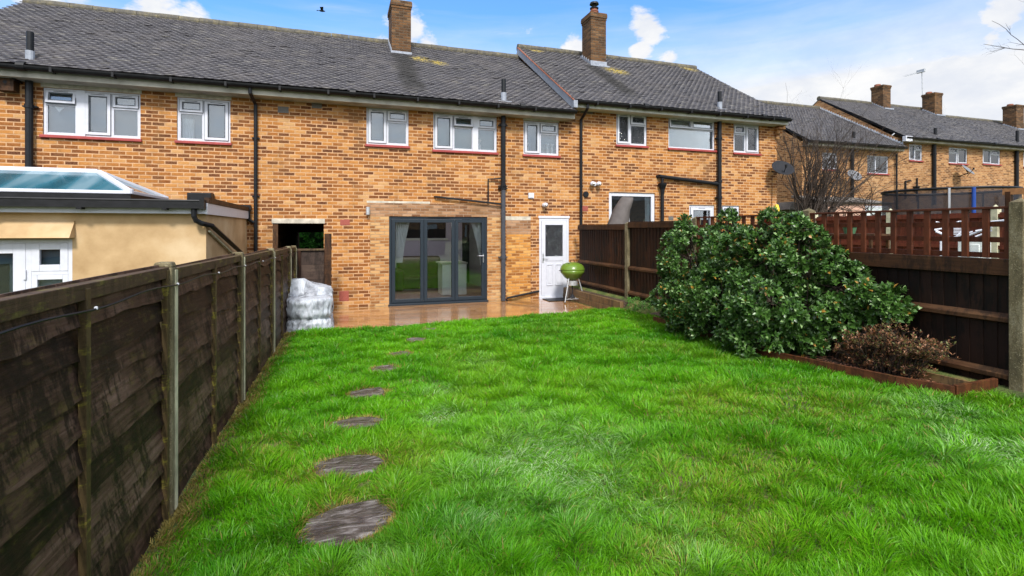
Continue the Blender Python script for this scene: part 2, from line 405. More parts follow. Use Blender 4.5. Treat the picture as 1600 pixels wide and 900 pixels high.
M['close'] = woodmat('dark_closeboard', [(.1, (.006,.004,.003)), (.6, (.016,.008,.0055)), (1, (.036,.017,.010))], 'v', moss=.0, wet=.15, streak=.8)
M['closebrown'] = woodmat('brown_closeboard', [(.1, (.010,.005,.003)), (.6, (.032,.013,.007)), (1, (.08,.03,.012))], 'v', wet=.15, streak=.8)
M['trellis'] = woodmat('reddish_trellis', [(0, (.035,.010,.005)), (.6, (.095,.027,.011)), (1, (.16,.05,.022))], 'v', wet=.18, streak=.3)
M['rail'] = woodmat('brown_rail', [(.1, (.012,.006,.003)), (.5, (.055,.024,.010)), (.9, (.15,.08,.035))], 'h', wet=.18, streak=.6)
M['farfence'] = woodmat('red_brown_fence', [(0, (.06,.014,.008)), (.6, (.13,.034,.018)), (1, (.18,.06,.035))], 'v', wet=.15, streak=.4)
M['sleeper'] = woodmat('sleeper', [(0, (.05,.028,.012)), (.5, (.17,.10,.04)), (1, (.30,.19,.08))], 'h', moss=.3, wet=.5, streak=.6)
M['edging'] = woodmat('bed_edging', [(0, (.025,.010,.005)), (.5, (.10,.034,.013)), (1, (.19,.075,.03))], 'h', moss=.15, wet=.18, streak=.5)
M['gate'] = woodmat('gate_boards', [(0, (.018,.013,.011)), (.6, (.06,.04,.032)), (1, (.12,.085,.06))], 'h', wet=.15, streak=.5)
def concpost():
    m, t, b = newmat('concrete_post')
    n = noise(t, 6, 6, .7, (1, 1, .5)); sp = noise(t, 90, 3, .6)
    c = ramp(t, n, [(.3, (.045,.035,.013)), (.5, (.12,.095,.045)), (.7, (.24,.21,.13))])
    c = mixc(t, mth(t, 'MULTIPLY', maprange(t, sp, .60, .68), .5), c, (.42,.36,.22))
    c = mixc(t, mth(t, 'MULTIPLY', maprange(t, sp, .42, .36), .5), c, (.04,.03,.015))
    t.links.new(c, b.inputs['Base Color']); b.inputs['Roughness'].default_value = .85; bump(t, b, sp, .6, .006); return m
M['cpost'] = concpost()
M['cpostpale'] = simple('pale_concrete_post', (.44,.42,.29), .85, .2, vary=.35, scale=7, bmp=.4)
def render():
    m, t, b = newmat('ochre_render')
    c = ramp(t, noise(t, 1.6, 6, .6), [(.3, (.30,.19,.085)), (.5, (.42,.285,.145)), (.68, (.50,.37,.22))])
    t.links.new(c, b.inputs['Base Color']); b.inputs['Roughness'].default_value = .85; bump(t, b, noise(t, 80, 3), .2, .003); return m
M['render'] = render()
def deckmat():
    m, t, b = newmat('wet_decking')
    g = N(t, 'ShaderNodeNewGeometry'); p = g.outputs['Position']
    gr = noise(t, 1., 6, .6, (1.2, 50, 1), p, .3)
    f = mth(t, 'ADD', mth(t, 'MULTIPLY', gr, .6), mth(t, 'MULTIPLY', g.outputs['Random Per Island'], .4), clamp=True)
    c = ramp(t, f, [(.1, (.13,.055,.015)), (.5, (.30,.14,.04)), (.9, (.46,.25,.09))])
    t.links.new(c, b.inputs['Base Color']); b.inputs['Specular IOR Level'].default_value = .9
    b.inputs['Roughness'].default_value = .16
    b.inputs['Coat Weight'].default_value = .8; b.inputs['Coat Roughness'].default_value = .07; b.inputs['Coat IOR'].default_value = 1.45
    bump(t, b, noise(t, 1., 3, .5, (.8, 12, 1), p), .12, .01); return m
M['deck'] = deckmat()
def groundmat():
    m, t, b = newmat('turf_soil')
    c = ramp(t, noise(t, 3.5, 6, .65), [(.3, (.02,.03,.006)), (.5, (.07,.10,.014)), (.68, (.16,.13,.04))])
    t.links.new(c, b.inputs['Base Color']); b.inputs['Roughness'].default_value = .9; bump(t, b, noise(t, 30, 5, .7), .8, .03); return m
M['ground'] = groundmat()
def bedmat():
    m, t, b = newmat('bed_soil')
    c = ramp(t, noise(t, 25, 6, .7), [(.3, (.012,.008,.006)), (.5, (.05,.03,.02)), (.62, (.15,.09,.055)), (.75, (.22,.16,.11))])
    t.links.new(c, b.inputs['Base Color']); b.inputs['Roughness'].default_value = .6; bump(t, b, noise(t, 28, 6, .7), 1, .04); return m
M['bed'] = bedmat()
def leafmat(name, rough=.4, trans=.25, spec=.5):
    m, t, b = newmat(name)
    a = N(t, 'ShaderNodeAttribute', attribute_name='Col')
    t.links.new(a.outputs['Color'], b.inputs['Base Color']); b.inputs['Roughness'].default_value = rough; b.inputs['Specular IOR Level'].default_value = spec
    tl = N(t, 'ShaderNodeBsdfTranslucent'); t.links.new(a.outputs['Color'], tl.inputs[0])
    mm = N(t, 'ShaderNodeMixShader', i_0=trans); t.links.new(b.outputs[0], mm.inputs[1]); t.links.new(tl.outputs[0], mm.inputs[2])
    t.links.new(mm.outputs[0], t.nodes['Material Output'].inputs[0]); return m
M['grass'] = leafmat('grass_blade', .45, .45, .25)
M['leaf'] = leafmat('glossy_leaf', .34, .12, .42)
M['leafdull'] = leafmat('dull_leaf', .55, .25)
M['bark'] = simple('bark', (.045,.032,.024), .85, .2, vary=.4, scale=20)
M['barkgrey'] = simple('grey_twigs', (.040,.030,.024), .85, .2, vary=.4, scale=20)
def slatemat():
    m, t, b = newmat('wet_slate')
    n = noise(t, 1., 6, .65, (5, 22, 5), None, 1.2)
    c = ramp(t, n, [(.35, (.018,.012,.009)), (.50, (.055,.042,.035)), (.64, (.17,.15,.14))])
    t.links.new(c, b.inputs['Base Color'])
    r = N(t, 'ShaderNodeMapRange'); t.links.new(n, r.inputs[0]); r.inputs[1].default_value=.35; r.inputs[2].default_value=.65; r.inputs[3].default_value = .12; r.inputs[4].default_value=.5
    t.links.new(r.outputs[0], b.inputs['Roughness']); b.inputs['Specular IOR Level'].default_value = .7
    bump(t, b, n, .8, .02); return m
M['slate'] = slatemat()
def plastic():
    m, t, b = newmat('clear_sheet')
    b.inputs['Base Color'].default_value = (.46,.49,.54,1); b.inputs['Roughness'].default_value = .22; b.inputs['Specular IOR Level'].default_value = .8
    n = noise(t, 3.4, 4, .6, (1, 1, .8))
    t.links.new(maprange(t, n, .36, .52, .45, .95), b.inputs['Alpha'])
    bump(t, b, noise(t, 14, 5, .6, (2.2, 1, .4), None, 1.5), .8, .03); return m
M['plastic'] = plastic()
def netmat():
    m, t, b = newmat('safety_net'); b.inputs['Base Color'].default_value = (.012,.013,.02,1); b.inputs['Alpha'].default_value = .72; b.inputs['Roughness'].default_value = .8
    return m
M['net'] = netmat()
M['dish'] = simple('grey_dish', (.018,.019,.023), .7, .15, vary=.15)
M['dishpale'] = simple('pale_dish', (.15,.155,.17), .6, .5, vary=.15)

# ------------------------------------------------------------------ ground
STONES = [(545, 813, 63, 29), (547, 725, 48, 16), (556, 660.5, 38, 8.5), (575, 614, 27, 6.5), (601, 577.5, 21, 5.5), (626, 553, 17, 3.6), (650, 532.5, 13, 3.2), (672, 516.5, 10, 2.2)]
def smooth(a, b, x):
    t = np.clip((np.asarray(x, float)-a)/(b-a), 0, 1); return t*t*(3-2*t)
def lawn_h(x, y):
    a = smooth(0., 5.2, x); b = np.clip((9.2-np.asarray(y, float))/6, 0, 1)
    return a*(.09+.17*b)+.03*(vn(x, y, .9)-.5)
DECKY = 9.14
def ground_h(x, y):
    x = np.asarray(x, float); y = np.asarray(y, float)
    h = lawn_h(x, y)
    h = h*(1-smooth(5.3, 5.6, x))+.33*smooth(5.3, 5.6, x)
    h = h+smooth(7, 13, x)*.55+smooth(13, 24, x)*.5
    d = smooth(DECKY-.0, DECKY+.12, y)*(1-smooth(5.28, 5.32, x))*smooth(-1.0, -.8, x)
    h = h*(1-d)-.14*d
    l = 1-smooth(-1.25, -1.0, x); h = h*(1-l)-.35*l
    return h
gx = np.unique(np.concatenate([np.linspace(-300, -12, 14), np.linspace(-12, -1.4, 12), np.arange(-1.4, 6, .08), np.linspace(6, 30, 30), np.linspace(30, 400, 14)]))
gy = np.unique(np.concatenate([np.linspace(-300, -4, 14), np.arange(-4, 12.2, .1), np.linspace(12.2, 40, 20), np.linspace(40, 600, 14)]))
GX, GY = np.meshgrid(gx, gy); GZ = ground_h(GX, GY)
nx, ny = len(gx), len(gy)
idx = np.arange(nx*ny).reshape(ny, nx)
q = np.stack([idx[:-1,:-1].ravel(), idx[:-1,1:].ravel(), idx[1:,1:].ravel(), idx[1:,:-1].ravel()], 1)
g = npmesh('ground', np.stack([GX.ravel(), GY.ravel(), GZ.ravel()], 1), q, np.zeros((0,3), int), M['ground'], smooth=True)
tag(g, kind='structure')

# raised bed
BED = [pt(1022, 497, Z=.2), pt(1100, 527, Z=.2), pt(1190, 556, Z=.22), pt(1300, 582, Z=.24), pt(1400, 604, Z=.26), pt(1492, 619, Z=.28)]
BEDX = [p.x for p in BED]; BEDY = [p.y for p in BED]
def bed_edge_x(y):
    o = np.argsort(BEDY); return np.interp(y, np.array(BEDY)[o], np.array(BEDX)[o])
poly = [(p.x+.02, p.y) for p in BED]+[(5.56, BED[-1].y-.1), (5.56, 7.75)]
mb = MB()
ys = np.linspace(BEDY[-1]-.02, 7.7, 46); vs = []; fs = []
for i, y in enumerate(ys):
    x0 = float(bed_edge_x(y))+.02
    for k in range(9):
        x = x0+(5.57-x0)*k/8; vs.append((x, y, .235+.03*float(vn(x, y, 6))+.03*(k/8)+.02*float(vn(x, y, 25))))
for i in range(len(ys)-1):
    for k in range(8): fs.append((i*9+k, i*9+k+1, (i+1)*9+k+1, (i+1)*9+k))
mb.add(vs, fs); tag(mb.build('flower_bed', M['bed'], smooth=True), kind='structure')
ed = empty('bed_edging', (BED[2].x, BED[2].y, .1), 'low rust brown timber edging between lawn and planted bed', 'edging')
for i in range(len(BED)-1):
    a, b = BED[i].copy(), BED[i+1].copy(); a.z = b.z = 0
    za = float(ground_h(a.x-.1, a.y)); zb = float(ground_h(b.x-.1, b.y))
    a.z = za+.035; b.z = zb+.035
    MB().beam(a, b, .035, .13).build('edging_board', M['edging'], ed, bevel=.003)
e0 = BED[-1]; MB().beam((e0.x, e0.y, .31), (5.54, e0.y-.02, .33), .035, .13).build('edging_board', M['edging'], ed, bevel=.003)
bb = MB().beam((5.30, 4.3, .29), (5.33, 2.98, .31), .03, .10); bb.build('edging_board', M['sleeper'], ed)

# ------------------------------------------------------------------ grass blades
rg = np.random.RandomState(11)
def inside_lawn(x, y):
    fx = np.interp(y, [1.0, 3.59, 7.74, 10.7], [-1.045, -.99, -.893, -.83])+.02
    ok = (x > fx) & (y < DECKY-.0) & (y > -1.5)
    ok &= (x < 5.5)
    inbed = (y > BEDY[-1]-.03) & (y < BEDY[0]+.05) & (x > bed_edge_x(y)-.03)
    ok &= ~inbed
    return ok, x-fx
STW = []
for (px, py, rx, ry) in STONES:
    c = pt(px, py, Z=.02); a = pt(px+rx, py, Z=.02); b = pt(px, py+ry, Z=.02); b2 = pt(px, py-ry, Z=.02)
    STW.append((c.x, (b.y+b2.y)/2, (a-c).length, abs(b.y-b2.y)/2, (b-b2)))
PALE = [(850, 700, .75, 1.), (900, 745, .5, .8), (695, 637, .25, 1), (685, 600, .25, .8), (860, 660, .45, .7), (1450, 672, .4, .8), (1540, 730, .45, .7), (740, 560, .35, .5), (1020, 800, .3, .5),
        (820, 640, .3, .5), (1060, 840, .3, .5), (590, 850, .2, .4), (760, 790, .3, .5)]
PW = [(pt(a, b, Z=.1), r, s) for a, b, r, s in PALE]
YEL = [(1120, 770, .5), (1150, 830, .3), (640, 700, .25), (420, 690, .3), (1260, 660, .5), (470, 730, .2), (1030, 860, .2), (560, 760, .25), (1180, 745, .4), (1130, 650, .5), (380, 720, .2)]
YW = [(pt(a, b, Z=.08), r) for a, b, r in YEL]
NC = 62000
# sample clump centres with density falling with distance
yy = []; xx = []
n = 0
while n < NC:
    x = rg.uniform(-1.1, 5.6, 60000); y = rg.uniform(-1.0, 9.2, 60000)
    d = np.sqrt(x*x+y*y)+.3
    zc = x*SA+y*CA; px = 800+800*(x*CA-y*SA)/np.maximum(zc, .3)
    vis = (zc > .9) & (px > -250) & (px < 1850) & (d > 1.6)
    p = np.minimum(1, (2.6/d)**1.15)*np.where(vis, 1, .04)
    k = rg.rand(60000) < p; x = x[k]; y = y[k]
    ok, _ = inside_lawn(x, y); x = x[ok]; y = y[ok]
    xx.append(x); yy.append(y); n += len(x)
cx = np.concatenate(xx)[:NC]; cy = np.concatenate(yy)[:NC]
NBL = 9
cl = np.repeat(np.arange(NC), NBL); nb = len(cl)
dist = np.sqrt(cx*cx+cy*cy)
rad = .016+.004*dist[cl]
ang = rg.uniform(0, 2*np.pi, nb); rr = rad*np.sqrt(rg.rand(nb))
bx = cx[cl]+np.cos(ang)*rr; by = cy[cl]+np.sin(ang)*rr
ok, fd = inside_lawn(bx, by)
stf = np.full(nb, 9.)
for (sx, sy, ra, rb, _) in STW:
    sdd = np.sqrt(((bx-sx)/ra)**2+((by-sy)/rb)**2); stf = np.minimum(stf, sdd)
ok &= (stf > .80+.55*(vn(bx, by, 7)-.5))
bare = vn(bx, by, 1.7, 5)*.6+vn(bx, by, 5, 9)*.4
ok &= ~((bare < .23) & (rg.rand(nb) < .5))
cl = cl[ok]; bx = bx[ok]; by = by[ok]; fd = fd[ok]; stf = stf[ok]; nb = len(bx); ang = ang[ok]
dist = np.sqrt(bx*bx+by*by)
pale = np.zeros(nb)
for (c, r, s) in PW:
    pale = np.maximum(pale, s*np.exp(-(((bx-c.x)**2+(by-c.y)**2)/(r*r*.5))**1.)*(.35+1.1*vn(bx, by, 3.5, 3)))
yel = np.zeros(nb)
for (c, r) in YW: yel = np.maximum(yel, np.exp(-((bx-c.x)**2+(by-c.y)**2)/(r*r)))
edge = np.clip(1-(fd+.12*(vn(bx, by, 3, 8)-.5))/.20, 0, 1)*np.clip((by-1.5)/2, .45, 1)
nearst = np.clip(1-(stf-1)/.35, 0, 1)
def tuft(x, y): return (vn(x, y, 4.6, 31)*.65+vn(x, y, 10.5, 33)*.35)
clh = (vn(cx, cy, 1.6)*.15+np.clip((tuft(cx, cy)-.28)/.44, 0, 1)**1.5*.75+.15*rg.rand(NC))[cl]
tgx = (tuft(bx+.02, by)-tuft(bx-.02, by)); tgy = (tuft(bx, by+.02)-tuft(bx, by-.02))
L = (.042+.062*clh)*rg.uniform(.65, 1.3, nb)*(1-.55*np.maximum(edge, nearst*.8))*(1-.25*yel)*(1+.35*pale)
L *= 1+.25*np.clip((2.8-dist)/2, 0, 1)
fa = 2*np.pi*(vn(bx, by, 1.1, 2)*1.5+.3*vn(bx, by, 4, 6))
lean = .22+.75*rg.rand(nb)**1.5+.75*pale+.15*vn(bx, by, 2.6, 12)
fk = .22+.7*pale; dx = np.cos(ang)*.45-tgx*9+np.cos(fa)*fk+rg.normal(0, .42, nb); dy = np.sin(ang)*.45-tgy*9+np.sin(fa)*fk+rg.normal(0, .42, nb)
dl = np.sqrt(dx*dx+dy*dy)+1e-6; dx /= dl; dy /= dl
w = (.0009+.00050*dist)*rg.uniform(.7, 1.3, nb)
sa_ = rg.uniform(0, 2*np.pi, nb); ox = np.cos(sa_)*w; oy = np.sin(sa_)*w
z0 = lawn_h(bx, by)-.004
def P3(s, cur): # position along blade
    th = lean*cur
    return np.stack([bx+dx*L*np.sin(th)*s, by+dy*L*np.sin(th)*s, z0+L*np.cos(th)*s], 1)
o3 = np.stack([ox, oy, np.zeros(nb)], 1)
p0 = P3(0., 1); p1 = P3(.55, .75); p2 = P3(1., 1.25)
V = np.stack([p0-o3, p0+o3, p1+o3*.85, p1-o3*.85, p2], 1).reshape(-1, 3)
i5 = np.arange(nb)*5
quads = np.stack([i5, i5+1, i5+2, i5+3], 1); tris = np.stack([i5+3, i5+2, i5+4], 1)
g0 = np.array([.045,.225,.004]); g1 = np.array([.17,.455,.008]); gy_ = np.array([.22,.34,.02]); gp = np.array([.46,.62,.32]); gs = np.array([.36,.24,.08])
f = np.clip(vn(bx, by, .9, 1)*.75+vn(bx, by, 4, 7)*.45+rg.rand(nb)*.35-.3, 0, 1)[:, None]
C = g0*(1-f)+g1*f
yf = np.clip(yel*.55*(rg.rand(nb) < .75)+.22*(rg.rand(nb) < .14)+.6*np.clip(vn(bx, by, 1.1, 20)*.7+vn(bx, by, 3.1, 23)*.3-.5, 0, 1)*1.5, 0, .9)[:, None]
C = C*(1-yf)+gy_*yf
pf = np.clip(pale*1.2*(rg.rand(nb) < .42)*rg.uniform(.4, 1, nb)+.30*(rg.rand(nb) < .03), 0, .9)[:, None]
C = C*(1-pf)+gp*pf
sf = np.clip((np.maximum(edge*1.1, nearst*.9) > rg.rand(nb))*.85+(rg.rand(nb) < .018+.10*yel)*.8, 0, .9)[:, None]
C = C*(1-sf)+gs*sf
C = C*rg.uniform(.75, 1.25, (nb, 1))
Cv = np.repeat(C, 5, 0)
gr = npmesh('grass', V, quads, tris, M['grass'], cols=Cv)
tag(gr, 'long wet bright green grass with pale flattened patches covering the lawn', 'grass', kind='stuff')

# stepping stones
LBL = ['largest wet slate stepping stone, nearest the bottom of the photo', 'second nearest slate stepping stone, angular with tan edge', 'third slate stepping stone from the camera, long and thin',
       'fourth slate stepping stone from the camera, halfway along the path', 'fifth slate stepping stone from the camera', 'sixth slate stepping stone from the camera, partly overgrown',
       'seventh slate stepping stone, small, one before the last', 'farthest and smallest slate stepping stone next to the decking']
for i, (sx, sy, ra, rb, _) in enumerate(STW):
    n = 28; rs = random.Random(40+i); out = []
    jag = [rs.uniform(.80, 1.12) for _ in range(7)]
    for k in range(n):
        a = 2*math.pi*k/n; j = jag[int(k/n*7) % 7]*(1-(k/n*7) % 1)+jag[(int(k/n*7)+1) % 7]*((k/n*7) % 1)
        kk = k/n*7; k0 = int(kk) % 7; k1 = (k0+1) % 7; fr_ = kk % 1
        a0 = 2*math.pi*(k0+.35*(jag[(k0+2) % 7]-.9))/7; a1 = 2*math.pi*((k0+1)+.35*(jag[(k1+2) % 7]-.9))/7
        jx = math.cos(a0)*jag[k0]*(1-fr_)+math.cos(a1)*jag[k1]*fr_; jy = math.sin(a0)*jag[k0]*(1-fr_)+math.sin(a1)*jag[k1]*fr_
        out.append((sx+ra*1.18*jx, sy+rb*1.18*jy))
    mb = MB(); zt = float(lawn_h(sx, sy))+.014
    vs = []; fs = []
    rings = [(1.0, -.05), (1.0, -.006), (.96, 0), (.7, .0), (.4, 0), (.1, 0)]
    for s_, dz in rings:
        for (x, y) in out:
            X = sx+(x-sx)*s_; Y = sy+(y-sy)*s_
            vs.append((X, Y, zt+dz+(.016*float(vn(X, Y, 14)) if s_ < 1 else 0)))
    for r_ in range(len(rings)-1):
        for k in range(n): fs.append((r_*n+k, r_*n+(k+1)%n, (r_+1)*n+(k+1)%n, (r_+1)*n+k))
    fs.append(tuple((len(rings)-1)*n+k for k in range(n)))
    mb.add(vs, fs)
    tag(mb.build('stepping_stone', M['slate'], loc=(sx, sy, zt-.05)), LBL[i], 'stepping stone', 'stepping stones across the lawn')

# fallen leaves on the bed
rl = random.Random(5); mb = MB()
for k in range(420):
    y = rl.uniform(2.85, 4.4); x = rl.uniform(float(bed_edge_x(y))+.05, 5.5); a = rl.uniform(0, 6.28); s_ = rl.uniform(.012, .028); z = .275+rl.uniform(0, .02)
    c_, s2 = math.cos(a), math.sin(a)
    mb.add([(x+c_*s_, y+s2*s_, z+rl.uniform(0,.01)), (x-s2*s_*.6, y+c_*s_*.6, z), (x-c_*s_, y-s2*s_, z+rl.uniform(0,.01)), (x+s2*s_*.6, y-c_*s_*.6, z)], [(0,1,2,3)])
tag(mb.build('fallen_leaves', simple('dead_leaf', (.26,.12,.07), .5, .5, vary=.6, scale=30), fix=False), 'brown fallen leaves scattered on bare soil of the bed', 'fallen leaves', kind='stuff')

# ------------------------------------------------------------------ walls with openings
def wall(parent, name, mat, x0, x1, z0, z1, holes, Y, depth=.11, reveal=True):
    xs = sorted({x0, x1, *[h[0] for h in holes], *[h[1] for h in holes]}); zs = sorted({z0, z1, *[h[2] for h in holes], *[h[3] for h in holes]})
    xs = [x for x in xs if x0 <= x <= x1]; zs = [z for z in zs if z0 <= z <= z1]
    mb = MB()
    for i in range(len(xs)-1):
        for j in range(len(zs)-1):
            cx_, cz = (xs[i]+xs[i+1])/2, (zs[j]+zs[j+1])/2
            if any(h[0] < cx_ < h[1] and h[2] < cz < h[3] for h in holes): continue
            mb.add([(xs[i], Y, zs[j]), (xs[i+1], Y, zs[j]), (xs[i+1], Y, zs[j+1]), (xs[i], Y, zs[j+1])], [(0,1,2,3)])
    if reveal:
        for (a, b, c, d) in holes:
            mb.add([(a,Y,c),(a,Y,d),(a,Y+depth,d),(a,Y+depth,c)], [(0,1,2,3)]); mb.add([(b,Y,c),(b,Y,d),(b,Y+depth,d),(b,Y+depth,c)], [(0,1,2,3)])
            mb.add([(a,Y,d),(b,Y,d),(b,Y+depth,d),(a,Y+depth,d)], [(0,1,2,3)]); mb.add([(a,Y,c),(b,Y,c),(b,Y+depth,c),(a,Y+depth,c)], [(0,1,2,3)])
    return mb.build(name, mat, parent, fix=False)
gk = None
def sash(fr, pn, x0, x1, z0, z1, y, w=.05, tilt=0):
    Mx = None
    if tilt:
        Mx = Matrix.Translation((0, y, z1)) @ Matrix.Rotation(R(-tilt), 4, 'X') @ Matrix.Translation((0, -y, -z1))
    fr.ring(x0, x1, z0, z1, w, y-.026, y+.03, Mx)
    gk.ring(x0-.009, x1+.009, z0-.009, z1+.009, .012, y-.010, y+.0, Mx)  # dark ring round the sash stands for its shadow gap
    gk.ring(x0+w-.008, x1-w+.008, z0+w-.008, z1-w+.008, .014, y-.0265, y-.02, Mx)
    if x1-x0 > .3: gk.box((x0+x1)/2-.11, (x0+x1)/2+.11, y-.030, y-.0255, z1-.028, z1-.018, Mx)
    pn.box(x0+w-.004, x1-w+.004, y+.004, y+.010, z0+w-.004, z1-w+.004, Mx)
def window(parent, x0, x1, z0, z1, Y, cols, sill=True, lintel=None, blind='blind', glass='glass', fan=.32, rec=.035, fw=.058, mat='white'):
    global gk
    fr, pn, gk = MB(), MB(), MB(); y = Y+rec
    fr.ring(x0, x1, z0, z1, fw*.75, y-.004, y+.06)
    ix0, ix1 = x0+fw*.75, x1-fw*.75; iz0, iz1 = z0+fw*.75, z1-fw*.75
    tw = sum(c[0] for c in cols); x = ix0
    for i, (wd, ty) in enumerate(cols):
        cw = (ix1-ix0)*wd/tw; a, b = x, x+cw; x = b
        if ty == 'P':
            fr.box(a-.004, b+.004, y-.030, y+.05, z0+.006, z1-.006); continue
        if i < len(cols)-1 and cols[i+1][1] != 'P': fr.box(b-.018, b+.018, y-.002, y+.055, iz0, iz1); b -= .018
        if i > 0 and cols[i-1][1] != 'P': a += .018
        if ty == 'T': sash(fr, pn, a, b, iz0, iz1, y, fw)
        elif ty in 'FO':
            zm = iz1-(iz1-iz0)*fan
            sash(fr, pn, a, b, zm+.012, iz1, y, fw*.85, 10 if ty == 'O' else 0)
            fr.box(a, b, y-.001, y+.05, zm-.014, zm+.012)
            pn.box(a-.01, b+.01, y+.02, y+.026, iz0-.01, zm-.01)
            fr.ring(a, b, iz0, zm-.014, .016, y-.001, y+.03)
        elif ty == 'G':
            zm = iz1-(iz1-iz0)*.34; m_ = (a+b)/2
            sash(fr, pn, a, m_-.01, zm+.012, iz1, y, fw*.85, 5); sash(fr, pn, m_+.01, b, zm+.012, iz1, y, fw*.85)
            fr.box(a, b, y-.001, y+.05, zm-.014, zm+.012); fr.box(m_-.01, m_+.01, y-.001, y+.05, zm+.012, iz1)
            pn.box(a-.01, b+.01, y+.02, y+.026, iz0-.01, zm-.01)
        elif ty == 'X':
            pn.box(a-.01, b+.01, y+.02, y+.026, iz0-.01, iz1+.01)
    f = fr.build('window', M[mat], parent, bevel=.004)
    pn.build('pane', M[glass], f)
    if gk.v: gk.build('gasket_shadow_gap', M['gasket_shadow_gap'], f)
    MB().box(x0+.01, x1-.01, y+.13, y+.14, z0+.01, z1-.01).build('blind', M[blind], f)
    if sill: MB().box(x0-.03, x1+.03, Y-.055, Y+.03, z0-.055, z0-.001).build('sill', M['redsill'], f, bevel=.006)
    if lintel: MB().box(x0-.01, x1+.01, Y-.008, Y+.03, z1+.002, z1+lintel).build('lintel', M['cream'], f, bevel=.004)
    return f
def wpx(a, ya, b, yb, Y=YF):
    p = pt(a, ya, Y=Y); q_ = pt(b, yb, Y=Y); return (p.x, q_.x, q_.z, p.z)

# ------------------------------------------------------------------ roofs
def roof_tiles(name, mat, parent, x0, x1, ye, ze, yr, zr, tw=.165, gauge=.10, seed=1, verge=1):
    rs = np.random.RandomState(seed)
    sl_ = np.array([0, yr-ye, zr-ze]); Ls = np.linalg.norm(sl_); s_ = sl_/Ls; nrm_ = np.array([0, -s_[2], s_[1]])
    nr = int(Ls/gauge); ncol = int((x1-x0)/tw)
    tw2 = (x1-x0)/ncol
    j0 = int(math.floor(x0/tw)); ncol = int(math.ceil((x1-x0)/tw))+1
    I, J = np.meshgrid(np.arange(nr), np.arange(ncol+1)+j0, indexing='ij'); I = I.ravel(); J = J.ravel()
    xa = (J-.5*(I%2))*tw; xb = xa+tw-.0015
    ov = np.where(I%2, .014, -.004)
    xa = np.clip(xa, x0-ov*verge, x1+ov*verge); xb = np.clip(xb, x0-ov*verge, x1+ov*verge)
    if not verge:
        xm = (J-.5*(I%2))*tw+tw/2; inr = (xm >= x0) & (xm < x1); xa = np.where(inr, (J-.5*(I%2))*tw, 0); xb = np.where(inr, xa+tw-.0015, 0)
    k = xb-xa > .012; I = I[k]; xa = xa[k]; xb = xb[k]; n = len(I)
    sag = .035*(vn(xa, I*gauge, .5, 3)-.5)
    a0 = I*(Ls/nr)-.0+rs.normal(0, .0025, n); a1 = a0+gauge*1.65
    lift0 = .030+rs.normal(0, .003, n)+(rs.rand(n) < .02)*.012+sag; lift1 = .004+sag
    roll = rs.normal(0, .003, n)
    def pnt(x, a, l): return np.stack([x, ye+s_[1]*a+nrm_[1]*l, ze+s_[2]*a+nrm_[2]*l], 1)
    V = np.stack([pnt(xa, a0, lift0+roll), pnt(xb, a0, lift0-roll), pnt(xb, a1, lift1), pnt(xa, a1, lift1),
                  pnt(xa, a0, lift0+roll-.018), pnt(xb, a0, lift0-roll-.018)], 1).reshape(-1, 3)
    b = np.arange(n)*6
    Q = np.concatenate([np.stack([b, b+1, b+2, b+3], 1), np.stack([b+4, b+5, b+1, b], 1)])
    T = np.concatenate([np.stack([b, b+3, b+4], 1), np.stack([b+1, b+5, b+2], 1)])
    return npmesh(name, V, Q, T, mat, parent)
def roof(parent, x0, x1, ye, ze, yr, zr, mat, seed, tw=.165, gauge=.10, verge=1, ridge_mat=None, backY=None):
    r = roof_tiles('roof', mat, parent, x0, x1, ye, ze, yr, zr, tw, gauge, seed, verge)
    mb = MB()
    by_ = backY or 2*yr-ye
    mb.prism([(ye+.02, ze-.03), (yr, zr-.02), (by_, ze-.03), (by_, ze-.09), (yr, zr-.09), (ye+.02, ze-.09)], 'x', x0+.03, x1-.03)
    mb.build('roof_deck', M['black'], r)
    rt = MB(); n = int((x1-x0)/.45)
    for i in range(n):
        a = x0+(x1-x0)*i/n; b = x0+(x1-x0)*(i+1)/n-.008
        j = random.uniform(-.006, .006)
        rt.tube([(a, yr, zr+.0+j), (b, yr, zr+.0+j+random.uniform(-.004, .004))], .115, 14)
    rt.build('ridge', ridge_mat or M['ridge'], r)
    return r
def ridgemat():
    m, t, b = newmat('lichen_ridge')
    c = ramp(t, noise(t, 9, 6, .7), [(.3, (.035,.033,.03)), (.5, (.075,.067,.05)), (.64, (.13,.11,.06)), (.75, (.20,.165,.05))])
    t.links.new(c, b.inputs['Base Color']); b.inputs['Roughness'].default_value = .8; bump(t, b, noise(t, 40, 4), .4, .006); return m
M['ridge'] = ridgemat()
def gutter(parent, x0, x1, y, z, brackets=True, r=.078):
    mb = MB(); n = 8; vs = []; fs = []
    prof = [(math.cos(math.pi*k/n), -math.sin(math.pi*k/n)) for k in range(n+1)]
    for x in (x0, x1):
        for (a, b) in prof: vs.append((x, y-a*r, z+b*r))
        for (a, b) in prof: vs.append((x, y-a*(r-.006), z+b*(r-.006)))
    m_ = 2*(n+1)
    for k in range(n):
        fs.append((k, k+1, m_+k+1, m_+k)); fs.append((n+1+k, m_+n+1+k, m_+n+2+k, n+2+k))
    fs.append((0, m_, m_+n+1, n+1)); fs.append((n, 2*n+1, m_+2*n+1, m_+n))
    for e in (0, m_): fs.append(tuple(e+k for k in range(n+1)))
    mb.add(vs, fs)
    x = x0+.5
    while brackets and x < x1-.2:
        mb.box(x-.02, x+.02, y-r-.006, y+r+.02, z-.008-r, z-.0); x += .92
    x = x0+1.9
    while x < x1-.3:
        mb.tube([(x-.06, y, z-.008), (x+.06, y, z-.008)], r+.006, 12); x += 3.8
    return mb.build('gutter', M['gutter'], parent)
